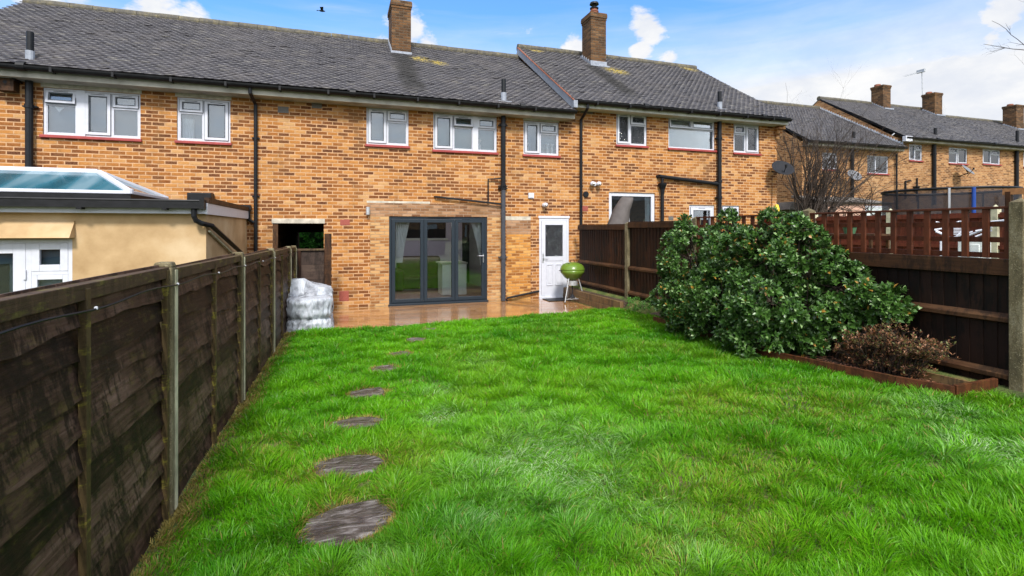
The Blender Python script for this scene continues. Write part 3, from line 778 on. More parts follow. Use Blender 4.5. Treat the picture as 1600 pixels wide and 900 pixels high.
def chimney(parent, x0, x1, y0, y1, zb, zt, mat='brick_dark', over=.032, band=.22):
    c = MB().box(x0, x1, y0, y1, zb, zt-band).build('chimney', M[mat], parent)
    mb = MB()
    for i, (o_, a, b) in enumerate([(over*.45, zt-band, zt-band+.07), (over, zt-band+.07, zt-.035), (over*.7, zt-.035, zt)]):
        mb.box(x0-o_, x1+o_, y0-o_, y1+o_, a, b)
    mb.build('chimney_top', M[mat], c)
    return c
def pipe(parent, name, pts, r, mat='black', n=10, collars=()):
    mb = MB().tube(pts, r, n)
    for z in collars:
        p = pts[0]; mb.tube([(p[0], p[1], z-.035), (p[0], p[1], z+.035)], r*1.22, n); mb.box(p[0]-r*1.9, p[0]+r*1.9, p[1]+r*.2, p[1]+r*1.3, z-.012, z+.012)
    return mb.build(name, M[mat], parent, smooth=False)

YE, ZE, YR_, ZR = 11.30, 4.62, 15.5, 7.20
X_L, X_M, X_R, X_E = -7.2, pt(400, 200, Y=YF).x, 5.52, 12.16
lich1 = pt(656, 97, Y=14.2)
M['tiles'] = tilemat('roof_tiles', lichen=[(tuple(lich1), .42), ((2.6, 14.0, 6.3), .35)], stain=[(1.62, .30, 14.5, 11.2)])
ZE2, ZR2 = 4.88, 7.55
l2 = pt(962, 112, Y=14.0); l3 = pt(1075, 108, Y=15.3)
M['tiles_r'] = tilemat('roof_tiles_right', lichen=[(tuple(l2), .55), (tuple(l3), .5), ((6.0, 15.4, 7.5), .4)], stain=[(7.4, .28, 14.3, 11.5)])

# ---- left neighbour house
hl = empty('terraced_house', ((X_L+X_M)/2, YF+3.5, -.35), 'left hand brick terraced house with five light windows behind the ochre extension', 'house', 'terraced houses in a row')
WA = wpx(66.7, 136, 219.5, 217.5); WB = wpx(276.4, 151.2, 360, 223.4)
wall(hl, 'wall', M['brick'], X_L, X_M, -.5, 4.62, [WA, WB], YF)
MB().box(X_L, X_L+.02, YF, YF+7.5, -.5, 4.62).build('wall', M['brick'], hl)
window(hl, *WA, YF, [(.315, 'O'), (.10, 'P'), (.29, 'T'), (.30, 'F')])
fB = window(hl, *WB, YF, [(.49, 'F'), (.51, 'T')])
r1 = roof(hl, X_L, X_M, YE, ZE, YR_, ZR, M['tiles'], 3, verge=0)
gutter(hl, X_L, X_M, YE+.01, ZE-.02)
MB().box(X_L, X_M, YE+.09, YE+.11, ZE-.20, ZE-.06).box(X_L, X_M, YE+.11, YF+.01, ZE-.20, ZE-.18).build('soffit', M['soffit'], hl)
def vent(parent, px, ybase, ytop, Y):
    a = pt(px, ybase, Y=Y); b = pt(px, ytop, Y=Y); zc = a.z+(b.z-a.z)*.38
    v = MB().tube([(a.x, a.y, zc), (a.x, a.y, b.z)], .055, 12).build('vent_pipe', M['black'], parent)
    MB().tube([(a.x, a.y, a.z-.12), (a.x, a.y, zc)], .068, 12).box(a.x-.16, a.x+.16, a.y-.12, a.y+.14, a.z-.05, a.z-.02).build('lead_collar', M['lead'], v)
vent(hl, 47, 98, 50, 11.55)
a = pt(45.5, 130, Y=YF-.09); pipe(hl, 'soil_pipe', [(a.x, a.y, 4.45), (a.x, a.y, -.4)], .058, collars=(3.96, 2.2, .6))
# corbelled concrete under eaves above windows
for w_ in (WA, WB): MB().box(w_[0]-.03, w_[1]+.02, YF-.004, YF+.02, w_[3]+.003, w_[3]+.12).build('lintel', M['conc'], hl)
# curtain in window B
def curtain(name, x0, x1, y, z0, z1, label, taper=None, mat='curtain', folds=7, parent=None):
    n = 40; vs = []; fs = []; m_ = 10
    for j in range(m_+1):
        v = j/m_; z = z0+(z1-z0)*v
        for i in range(n+1):
            u = i/n; X = x0+(x1-x0)*u
            if taper: X = taper(u, v, x0, x1)
            vs.append((X, y+.018*math.sin(u*folds*6.28+v), z))
    for j in range(m_):
        for i in range(n): fs.append((j*(n+1)+i, j*(n+1)+i+1, (j+1)*(n+1)+i+1, (j+1)*(n+1)+i))
    o = MB().add(vs, fs).build(name, M[mat], parent, smooth=True, fix=False)
    if label: tag(o, label, 'curtain')
    return o
cb0 = pt(283, 200, Y=YF); cb1 = pt(301, 200, Y=YF)
curtain('curtain', cb0.x, cb1.x, YF+.12, WB[2]+.05, WB[3]-.4, None, parent=fB, folds=4)

hx = pt(93.5, 170, Y=YF+.1); hh = MB().prism([(hx.x-.075, hx.z+.03), (hx.x-.04, hx.z+.06), (hx.x, hx.z+.04), (hx.x+.04, hx.z+.06), (hx.x+.075, hx.z+.03), (hx.x, hx.z-.07)], 'y', YF+.085, YF+.10)
tag(hh.build('heart_decoration', M['curtain']), 'small white heart hanging inside the leftmost upstairs window', 'decoration')
# ---- middle house (ours)
hm = empty('terraced_house', ((X_M+X_R)/2, YF+3.5, 0), 'middle brick terraced house with grey folding glass doors and lower roof', 'house', 'terraced houses in a row')
WC = wpx(572.5, 167.2, 638.5, 228.6); WD = wpx(677, 176.2, 776.5, 238.6); WE = wpx(818, 188, 873.3, 243.8)
BF = wpx(608, 338, 761.3, 471.5); BF = (BF[0], BF[1], .0, BF[3])
DR = wpx(842.5, 341, 889, 460); DR = (DR[0], DR[1], .02, DR[3])
PS = wpx(426, 349, 506, 400); PS = (PS[0], PS[1], -.2, PS[3])
wall(hm, 'wall', M['brick'], X_M, X_R, -.5, 4.62, [WC, WD, WE, BF, DR, PS], YF)
for w_, cols, b_ in ((WC, [(.48, 'T'), (.52, 'F')], 'blind'), (WD, [(.30, 'T'), (.33, 'O'), (.09, 'P'), (.30, 'F')], 'blindteal'), (WE, [(.46, 'T'), (.54, 'F')], 'blind')):
    window(hm, *w_, YF, cols, lintel=.085, blind=b_)
roof(hm, X_M, X_R-.03, YE, ZE, YR_, ZR, M['tiles'], 4, verge=0)
gutter(hm, X_M, X_R-.05, YE+.01, ZE-.02)
MB().box(X_M, X_R-.05, YE+.09, YE+.11, ZE-.20, ZE-.06).box(X_M, X_R-.05, YE+.11, YF+.01, ZE-.20, ZE-.18).build('soffit', M['soffit'], hm)
ch = chimney(hm, 1.38, 1.91, 14.53, 15.45, 6.3, 8.10)
MB().box(1.36, 1.93, 14.51, 14.53, 6.50, 6.68).box(1.30, 1.97, 14.38, 14.52, 6.50, 6.535).build('lead_flashing', M['lead'], ch)
fl = MB()
for i in range(7):
    y = 14.53+i*.14; z = 6.62+i*.087; fl.box(1.358, 1.382, y, y+.135, z-.06, z+.14)
fl.build('lead_flashing', M['lead'], ch)
vent(hm, 787, 158, 124, 11.55)
# lintel of passage
a = pt(424.5, 342, Y=YF); MB().box(a.x, PS[1]+.02, YF-.012, YF+.06, PS[3], PS[3]+.10).build('lintel', M['conc'], hm, bevel=.005)
# passage tunnel
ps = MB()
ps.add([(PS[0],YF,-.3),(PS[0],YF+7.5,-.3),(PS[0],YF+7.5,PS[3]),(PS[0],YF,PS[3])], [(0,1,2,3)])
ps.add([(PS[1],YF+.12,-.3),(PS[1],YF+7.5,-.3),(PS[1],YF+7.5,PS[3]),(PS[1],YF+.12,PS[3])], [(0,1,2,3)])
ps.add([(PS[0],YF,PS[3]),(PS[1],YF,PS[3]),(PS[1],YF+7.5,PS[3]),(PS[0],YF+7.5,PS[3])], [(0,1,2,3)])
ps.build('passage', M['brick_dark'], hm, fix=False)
MB().box(PS[0], PS[0]+.10, YF+.01, YF+.11, -.2, PS[3]-.002).box(PS[0]+.1, PS[1], YF+5.0, YF+5.06, 1.62, PS[3]-.002).build('passage_frame', M['rail'], hm)
# brick infill panels (repairs around the doors)
x_a = pt(574, 400, Y=YF).x; x_p = pt(783, 400, Y=YF).x
zt_ = BF[3]+.005
z_top = pt(640, 318, Y=YF).z
MB().box(x_a, x_p, YF-.004, YF+.01, zt_, z_top).build('brick_lintel', M['brick_soldier'], hm)
MB().box(x_a+.06, BF[0]-.001, YF-.003, YF+.01, -.2, zt_).build('brick_infill', M['brick_new'], hm)
MB().box(BF[1]+.001, x_p, YF-.003, YF+.01, -.2, zt_).build('brick_infill', M['brick_new'], hm)
x_q = pt(791, 400, Y=YF).x; x_r = pt(829, 400, Y=YF).x; z1_ = pt(810, 366, Y=YF).z; z2_ = pt(810, 344, Y=YF).z; z3_ = pt(810, 338, Y=YF).z
MB().box(x_q, x_r, YF-.003, YF+.01, -.2, z1_).build('brick_infill', M['brick_orange'], hm)
MB().box(x_q, x_r, YF-.004, YF+.01, z1_+.002, z2_).build('brick_infill', M['brick_soldier'], hm)
MB().box(x_q-.03, x_r, YF-.006, YF+.01, z2_+.002, z3_).build('lintel', M['conc'], hm)
b_ = pt(573, 313.5, Y=YF); c_ = pt(672, 317, Y=YF); MB().box(b_.x, c_.x, YF-.006, YF+.01, z_top+.003, z_top+.05).build('lintel', M['conc'], hm)
# bifold doors
def bifold():
    x0, x1, z0, z1 = BF; y = YF+.04
    root = MB().ring(x0, x1, z0, z1, .055, y-.02, y+.07).box(x0-.02, x1+.02, YF-.05, y+.02, z0-.02, z0+.035).build('folding_door', M['anthracite'], hm, bevel=.004)
    w = (x1-x0-.11)/3
    for k in range(3):
        a = x0+.055+k*w; b = a+w; fr, pn = MB(), MB(); wd = .075
        fr.ring(a+.004, b-.004, z0+.06, z1-.06, wd, y-.035, y+.03)
        pn.box(a+wd, b-wd, y-.004, y+.006, z0+.06+wd-.01, z1-.06-wd+.01)
        l = fr.build('door_leaf', M['anthracite'], root, bevel=.004)
        pn.build('pane', M['glassdoor'], root)
        if k == 2:
            h = MB().box(b-.055, b-.035, y-.06, y-.035, .93, 1.13).tube([(b-.045, y-.06, 1.09), (b-.045, y-.10, 1.09), (b-.17, y-.10, 1.09)], .009, 8)
            h.build('handle', M['steel'], root)
    MB().box(x0+w*1.2, x0+w*1.9, y-.03, y-.021, z1-.035, z1-.02).build('trickle_vent', M['black'], root)
bifold()
# glazed side door
def sidedoor():
    x0, x1, z0, z1 = DR; y = YF+.03
    root = MB().ring(x0, x1, z0, z1, .06, y-.02, y+.06).box(x0-.01, x1+.01, YF-.04, y, z0-.03, z0+.03).box(x0-.02, x1+.02, YF-.006, y-.02, z1+.002, z1+.06).build('back_door', M['white'], hm, bevel=.004)
    a, b = x0+.065, x1-.065; zm = z0+.93
    lf = MB(); w = .10
    lf.box(a, a+w, y-.03, y+.02, z0+.05, z1-.065); lf.box(b-w, b, y-.03, y+.02, z0+.05, z1-.065)
    lf.box(a+w, b-w, y-.029, y+.02, z1-.065-w, z1-.065); lf.box(a+w, b-w, y-.029, y+.02, zm-.02, zm+.09); lf.box(a+w, b-w, y-.02, y+.02, z0+.05, zm-.02)
    m_ = (a+b)/2
    for (p, q_) in ((a+w+.03, m_-.03), (m_+.03, b-w-.03)):
        lf.ring(p, q_, z0+.30, zm-.10, .022, y-.036, y-.018); lf.box(p+.05, q_-.05, y-.028, y-.019, z0+.35, zm-.15)
    l = lf.build('door_leaf', M['white'], root, bevel=.004)
    MB().box(a+w-.005, b-w+.005, y-.005, y+.004, zm+.085, z1-.16).build('pane', M['glassobs'], root)
    MB().box(a+w-.02, b-w+.02, y+.05, y+.06, zm+.08, z1-.15).build('blind', M['darkroom'], root)
    MB().box(a+.02, a+.05, y-.042, y-.03, zm-.06, zm+.16).tube([(a+.035, y-.04, zm+.06), (a+.035, y-.08, zm+.06), (a+.16, y-.08, zm+.06)], .009, 8).build('handle', M['steel'], root)
sidedoor()
# room behind the folding doors
x0, x1 = BF[0]-1.0, BF[1]+.6; yb = YF+4.2; rz = 2.3
rm = MB()
rm.add([(x0,YF+.1,0),(x0,yb,0),(x0,yb,rz),(x0,YF+.1,rz)], [(0,1,2,3)]); rm.add([(x1,YF+.1,0),(x1,yb,0),(x1,yb,rz),(x1,YF+.1,rz)], [(0,1,2,3)])
rm.add([(x0,YF+.1,rz),(x1,YF+.1,rz),(x1,yb,rz),(x0,yb,rz)], [(0,1,2,3)])
rm.build('room_wall', M['indoor'], hm, fix=False)
wx0 = pt(655, 350, Y=yb).x; wx1 = pt(697, 350, Y=yb).x; wz0 = pt(680, 372, Y=yb).z
xs_ = pt(722, 350, Y=yb).x
bw_ = wall(hm, 'room_wall', M['lilac'], x0, xs_, 0, rz, [(wx0-1.0, wx1, wz0, 2.0)], yb, .08)
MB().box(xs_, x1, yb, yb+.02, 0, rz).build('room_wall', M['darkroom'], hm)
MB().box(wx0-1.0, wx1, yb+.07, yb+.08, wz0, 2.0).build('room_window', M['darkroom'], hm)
MB().box(wx0-1.05, wx1+.05, yb-.06, yb-.002, wz0-.07, wz0-.005).build('room_shelf', M['unit'], hm)
MB().box(x0, x1, YF+.07, yb, -.06, .012).build('room_floor', M['floorwood'], hm)
lp = empty('ceiling_lamp', ((x0+x1)/2, YF+1.9, rz-.1), 'lit ceiling lamp in the room behind the folding doors', 'lamp')
em, et, eb = newmat('lamp_glow'); eb.inputs['Emission Color'].default_value = (1, .95, .88, 1); eb.inputs['Emission Strength'].default_value = 3
MB().lathe([(.0, -.05), (.14, -.04), (.16, .0), (.16, .03)], ((x0+x1)/2, YF+1.9, rz-.05), 20).build('shade', em, lp)
ll = bpy.data.lights.new('lamp_light', 'POINT'); ll.energy = 16; ll.shadow_soft_size = .15; ll.color = (1, .96, .92)
lo_ = bpy.data.objects.new('lamp_light', ll); COL.objects.link(lo_); lo_.parent = lp; lo_.location = (0, 0, -.12)
# sofa inside
def sofa():
    p = pt(622, 400, Y=YF+2.6); q_ = pt(692, 400, Y=YF+2.6); cx_ = (p.x+q_.x)/2; hw = (q_.x-p.x)/2
    e = empty('sofa', (cx_, YF+2.6, .012), 'brown leather sofa seen through the folding glass doors', 'sofa')
    MB().box(cx_-hw, cx_+hw, YF+2.2, YF+3.0, .1, .42).build('seat', M['leather'], e, bevel=.05)
    MB().box(cx_-hw, cx_+hw, YF+2.9, YF+3.15, .2, .95).build('backrest', M['leather'], e, bevel=.08)
    for s_ in (-1, 1): MB().box(cx_+s_*hw-.12, cx_+s_*hw+.12, YF+2.15, YF+3.1, .05, .62).build('armrest', M['leather'], e, bevel=.06)
sofa()
a = pt(691, 411, Y=YF+1.2); b = pt(729, 411, Y=YF+1.2)
k_ = empty('kitchen_unit', ((a.x+b.x)/2, YF+1.4, .012), 'white kitchen unit with pale worktop inside the folding glass doors', 'kitchen unit')
MB().box(a.x, b.x, YF+1.2, YF+1.8, .03, a.z-.03).build('cabinet', M['unit'], k_, bevel=.005)
MB().box(a.x-.05, b.x+.02, YF+1.16, YF+1.84, a.z-.03, a.z+.01).build('worktop', M['cream'], k_, bevel=.004)
def tp1(u, v, x0, x1): return x1-(x1-x0)*(1-u)*(.12+.88*v**1.3)
a = pt(733, 345, Y=YF+.2); b = pt(753, 345, Y=YF+.2)
curtain('curtain', a.x, b.x, YF+.2, .85, 2.05, 'white curtain gathered to the right side of the folding doors', tp1)
def tp2(u, v, x0, x1): return x0+(x1-x0)*u*(.45+.55*v**1.3)
a = pt(617, 345, Y=YF+.2); b = pt(643, 345, Y=YF+.2)
curtain('curtain', a.x, b.x, YF+.2, .95, 2.05, 'white curtain gathered to the left side of the folding doors', tp2)
# pipes on our house
a = pt(399.5, 300, Y=YF-.05)
pipe(hm, 'drainpipe', [(a.x-.05, YE+.02, 4.54), (a.x-.05, YE+.02, 4.44), (a.x, YF-.06, 4.28), (a.x, YF-.06, -.2)], .036)
mbk = MB()
for z in (3.6, 2.4, 1.2): mbk.box(a.x-.07, a.x+.07, YF-.045, YF-.003, z-.015, z+.015)
mbk.build('pipe_bracket', M['black'], hm)
a = pt(786.5, 300, Y=YF-.10); zs_ = pt(786.5, 296, Y=YF-.10).z
pipe(hm, 'soil_pipe', [(a.x, a.y, 4.42), (a.x, a.y, zs_)], .058, collars=(4.2, zs_+.03, 2.75))
pipe(hm, 'soil_pipe', [(a.x, a.y, zs_), (a.x, a.y, .01)], .056, 'greypipe', collars=(1.05,))
b = pt(680, 307.5, Y=YF-.05); c = pt(783, 319, Y=YF-.05)
MB().tube([(b.x, YF-.0, b.z), (b.x, YF-.06, b.z), (c.x, YF-.09, c.z)], .024, 8).build('waste_pipe', M['black'], hm)
d = pt(763, 316, Y=YF-.06); e = pt(763, 280, Y=YF-.06); f_ = pt(783, 278.5, Y=YF-.08)
MB().tube([(d.x, YF-.05, d.z-.02), (e.x, YF-.05, e.z), (f_.x, YF-.09, f_.z)], .019, 8).build('waste_pipe', M['black'], hm)
b = pt(792, 468, Y=YF-.1); c = pt(843, 459, Y=YF-.05)
MB().tube([(b.x, YF-.10, .0), (b.x, YF-.10, .07), (c.x-.02, YF-.06, .20)], .026, 8).build('waste_pipe', M['black'], hm)
def airbrick(parent, px0, py0, px1, py1, mat='airbrick'):
    a, b = pt(px0, py0, Y=YF), pt(px1, py1, Y=YF); mb = MB().box(a.x, b.x, YF-.006, YF+.01, b.z, a.z)
    n = 5
    for i in range(n):
        x = a.x+(b.x-a.x)*(i+.5)/n; mb.box(x-.008, x+.008, YF-.012, YF-.005, b.z+.015, a.z-.015)
    mb.build('airbrick', M[mat], parent)
airbrick(hm, 434, 166, 451, 177, 'airgrey'); airbrick(hm, 487, 160, 503, 170, 'airgrey'); airbrick(hm, 531.5, 343, 546.5, 352); airbrick(hm, 530, 455, 545, 470)

for (px_, w__) in ((749, WD), (823, WE), (855, WE), (862, WE)):
    q_ = pt(px_, 230, Y=YF+.12); MB().lathe([(.04, 0), (.035, .12), (.015, .18), (.05, .26)], (q_.x, YF+.115, w__[2]+.045), 10).build('window_ornament', M['curtain'], hm)
# ---- right hand house
hr = empty('terraced_house', ((X_R+X_E)/2, YF+3.5, .3), 'right end brick terraced house with taller roof and white gable board', 'house', 'terraced houses in a row')
WF = wpx(963, 175.5, 1011, 228.7); WG = wpx(1044.5, 182, 1117, 235.3); WH = wpx(1146.3, 193, 1186.7, 240.6); WI = wpx(951.5, 300, 1023.5, 368)
DJ = wpx(1077, 320, 1116.5, 420); DJ = (DJ[0], DJ[1], .42, DJ[3]); WK = wpx(1128, 321, 1155.5, 341)
wall(hr, 'wall', M['brick'], X_R, X_E, -.5, 4.92, [WF, WG, WH, WI, DJ, WK], YF)
mb = MB(); mb.add([(X_E, YF, -.5), (X_E, YF+7.5, -.5), (X_E, YF+7.5, 4.92), (X_E, YF+3.76, 7.45), (X_E, YF, 4.92)], [(0,1,2,3,4)])
mb.build('gable_wall', M['brick'], hr, fix=False); mb = MB()
mb.add([(X_R-.002, YF, 4.6), (X_R-.002, YF+7.5, 4.6), (X_R-.002, YF+7.5, 4.92), (X_R-.002, YF+3.76, 7.45), (X_R-.002, YF, 4.92)], [(0,1,2,3,4)])
mb.build('gable_wall', M['brick'], hr, fix=False)
window(hr, *WF, YF, [(.46, 'T'), (.54, 'F')], lintel=.10, blind='blind', glass='glassobs')
window(hr, *WG, YF, [(1, 'G')], lintel=.10, blind='blindwhite')
window(hr, *WH, YF, [(.48, 'F'), (.52, 'T')], lintel=.05)
fI = window(hr, *WI, YF, [(1, 'X')], blind='blinddark', sill=False, fw=.13)
a = pt(1008, 330, Y=YF+.12); b = pt(1018, 330, Y=YF+.12)
curtain('curtain', a.x, b.x, YF+.12, WI[2]+.1, WI[3]-.1, None, parent=fI, folds=3)
fJ = window(hr, *DJ, YF, [(1, 'T')], sill=False, blind='blinddark', fw=.085)
window(hr, *WK, YF, [(1, 'T')], sill=False, blind='blinddark', fw=.05)
roof(hr, X_R-.10, X_E+.10, YE, ZE2, YR_, ZR2, M['tiles_r'], 5)
gutter(hr, X_R, X_E+.05, YE+.01, ZE2-.02)
MB().box(X_R-.08, X_E+.06, YE+.09, YE+.11, ZE2-.17, ZE2-.06).box(X_R-.08, X_E+.06, YE+.11, YF+.01, ZE2-.17, ZE2-.155).build('soffit', M['cream'], hr)
# white barge board on the step in the roof
sl2 = Vector((0, YR_-YE, ZR2-ZE2)).normalized()
mb = MB(); n2_ = Vector((0, -sl2.z, sl2.y))
A = Vector((X_R-.115, YE+.02, ZE2-.05)); B = Vector((X_R-.115, YR_-.05, ZR2-.07))
mb.beam(A-n2_*.07, B-n2_*.07, .02, .17, up=n2_); mb.box(X_R-.124, X_R-.02, YE-.01, YE+.09, ZE2-.20, ZE2-.02)
bg_ = mb.build('barge_board', M['lead'], hr)
mb = MB()
for i in range(46):
    c = A+(B-A)*((i+.5)/46); mb.beam(c+n2_*.03-sl2*.045, c+n2_*.045+sl2*.045, .05, .016, up=n2_)
mb.build('verge_tiles', M['terracotta'], bg_)
mb = MB()
for i in range(12):
    mb.box(X_E+.0, X_E+.09-.005*i, YF-.02-.03*i if i < 0 else YF-.02, YF+.25, 4.35+i*.04, 4.39+i*.04)
mb = MB().box(X_E-.12, X_E+.11, YF-.20, YF+.02, 4.62, 4.74).box(X_E-.10, X_E+.08, YF-.12, YF+.02, 4.50, 4.62).box(X_E-.08, X_E+.05, YF-.06, YF+.02, 4.36, 4.50)
mb.build('corbel', M['brick'], hr)
ch = chimney(hr, 7.47, 8.0, 14.40, 15.02, 6.6, 8.53)
MB().box(7.45, 8.02, 14.375, 14.398, 6.80, 7.0).box(7.40, 8.06, 14.26, 14.38, 6.80, 6.835).build('lead_flashing', M['lead'], ch)
fl = MB()
for i in range(5):
    y = 14.40+i*.14; z = 6.92+i*.087; fl.box(7.448, 7.472, y, y+.135, z-.08, z+.09)
fl.build('lead_flashing', M['lead'], ch)
pot = MB().lathe([(.13, 0), (.125, .12), (.14, .13), (.14, .16), (.11, .17), (.10, .24)], (7.72, 14.66, 8.52), 18).build('chimney_pot', M['terracotta'], ch)
MB().lathe([(.135, .22), (.14, .25), (.05, .255)], (7.72, 14.66, 8.53), 18).lathe([(.15, .36), (.13, .42), (.0, .46)], (7.72, 14.66, 8.53), 18).tube([(7.72, 14.66, 8.75), (7.72, 14.66, 8.92)], .05, 8).build('cowl', M['black'], pot)
vent(hr, 1124.5, 170, 143, 11.60)
a = pt(908, 300, Y=YF-.05)
pipe(hr, 'drainpipe', [(a.x, YE+.02, 4.80), (a.x, YE+.02, 4.70), (a.x, YE+.25, 4.55), (a.x, YF-.05, 4.48), (a.x, YF-.05, .3)], .036)
a = pt(1124.3, 300, Y=YF-.09)
pipe(hr, 'soil_pipe', [(a.x, a.y, 4.72), (a.x, a.y, .3)], .058, collars=(4.25, 3.05, 2.6))
b = pt(1030, 275.5, Y=YF-.08); c = pt(1121, 287.5, Y=YF-.08)
MB().tube([(b.x, YF, b.z), (b.x, YF-.09, b.z), (c.x, YF-.09, c.z)], .05, 10).build('waste_pipe', M['black'], hr)
d = pt(1034.5, 290, Y=YF-.08)
MB().tube([(d.x, YF-.09, b.z-.05), (d.x, YF-.09, d.z+.05)], .035, 8).lathe([(.05, -.22), (.06, -.1), (.11, .02), (.115, .06), (.09, .06)], (d.x, YF-.10, d.z), 12).tube([(d.x, YF-.09, d.z-.2), (d.x, YF-.09, .3)], .045, 8).build('drainpipe', M['black'], hr)
airbrick(hr, 909, 322, 918.5, 330); airbrick(hr, 864+43, 4+166.5, 864+62, 4+174, 'airgrey'); airbrick(hr, 1044.5, 338, 1052, 344, 'airgrey')
a = pt(915, 303.5, Y=YF); MB().tube([(a.x, YF, a.z), (a.x, YF-.03, a.z)], .075, 16).build('wall_vent', M['black'], hr)

# small fittings on the walls
def seclight(px, py, label, two=False):
    a = pt(px, py, Y=YF-.03)
    e = empty('security_light', (a.x, YF, a.z), label, 'security light')
    MB().tube([(a.x, YF, a.z), (a.x, YF-.04, a.z)], .055, 14).build('base', M['white'], e)
    for s_ in ((-1, 1) if two else (0,)):
        MB().lathe([(.0, -.06), (.05, -.045), (.068, .0), (.05, .045), (0, .06)], (a.x+s_*.09, YF-.10, a.z), 14).build('lamp_head', M['white'], e, smooth=True)
        MB().lathe([(.0, -.028), (.035, -.02), (.035, .02), (0, .028)], (a.x+s_*.09, YF-.155, a.z-.01), 12).build('lens', M['steel'], e, smooth=True)
seclight(850.5, 320.5, 'round white security light above the glazed back door')
seclight(929, 287.5, 'white twin security light near the top of the fence on the right house', True)
a, b = pt(825, 301.5, Y=YF), pt(833.5, 310, Y=YF)
e = empty('junction_box', (a.x, YF, b.z), 'small square white box on the brick wall left above the back door', 'junction box')
MB().box(a.x, b.x, YF-.045, YF-.002, b.z, a.z).build('box', M['white'], e, bevel=.006); MB().box(a.x+.02, b.x-.02, YF-.05, YF-.046, b.z+.02, a.z-.02).build('lid', M['white'], e)
a, b = pt(570.5, 323.5, Y=YF), pt(578.5, 335.5, Y=YF)
e = empty('wall_light', (a.x, YF, b.z), 'small grey steel wall light left above the folding doors', 'wall light')
MB().box(a.x+.02, b.x-.02, YF-.03, YF-.005, b.z+.02, a.z-.02).build('back_plate', M['alu'], e); MB().tube([((a.x+b.x)/2, YF-.08, b.z), ((a.x+b.x)/2, YF-.08, a.z)], .042, 14).build('lamp_tube', M['alu'], e)
# bird box
a = pt(13, 130, Y=YF-.1)
e = empty('bird_box', (a.x, YF, a.z-.16), 'small wooden bird box under the eaves at the far left', 'bird box')
MB().prism([(a.x-.12, a.z-.15), (a.x+.12, a.z-.15), (a.x+.12, a.z+.06), (a.x, a.z+.16), (a.x-.12, a.z+.06)], 'y', YF-.2, YF-.01).build('box', M['rail'], e)
MB().beam((a.x-.16, YF-.11, a.z+.03), (a.x+.005, YF-.11, a.z+.19), .24, .02, up=(0,0,1)).beam((a.x+.16, YF-.11, a.z+.03), (a.x-.005, YF-.11, a.z+.19), .24, .02, up=(0,0,1)).build('roof', M['close'], e)
MB().tube([(a.x, YF-.199, a.z), (a.x, YF-.203, a.z)], .03, 14).build('entrance_hole', M['black'], e)

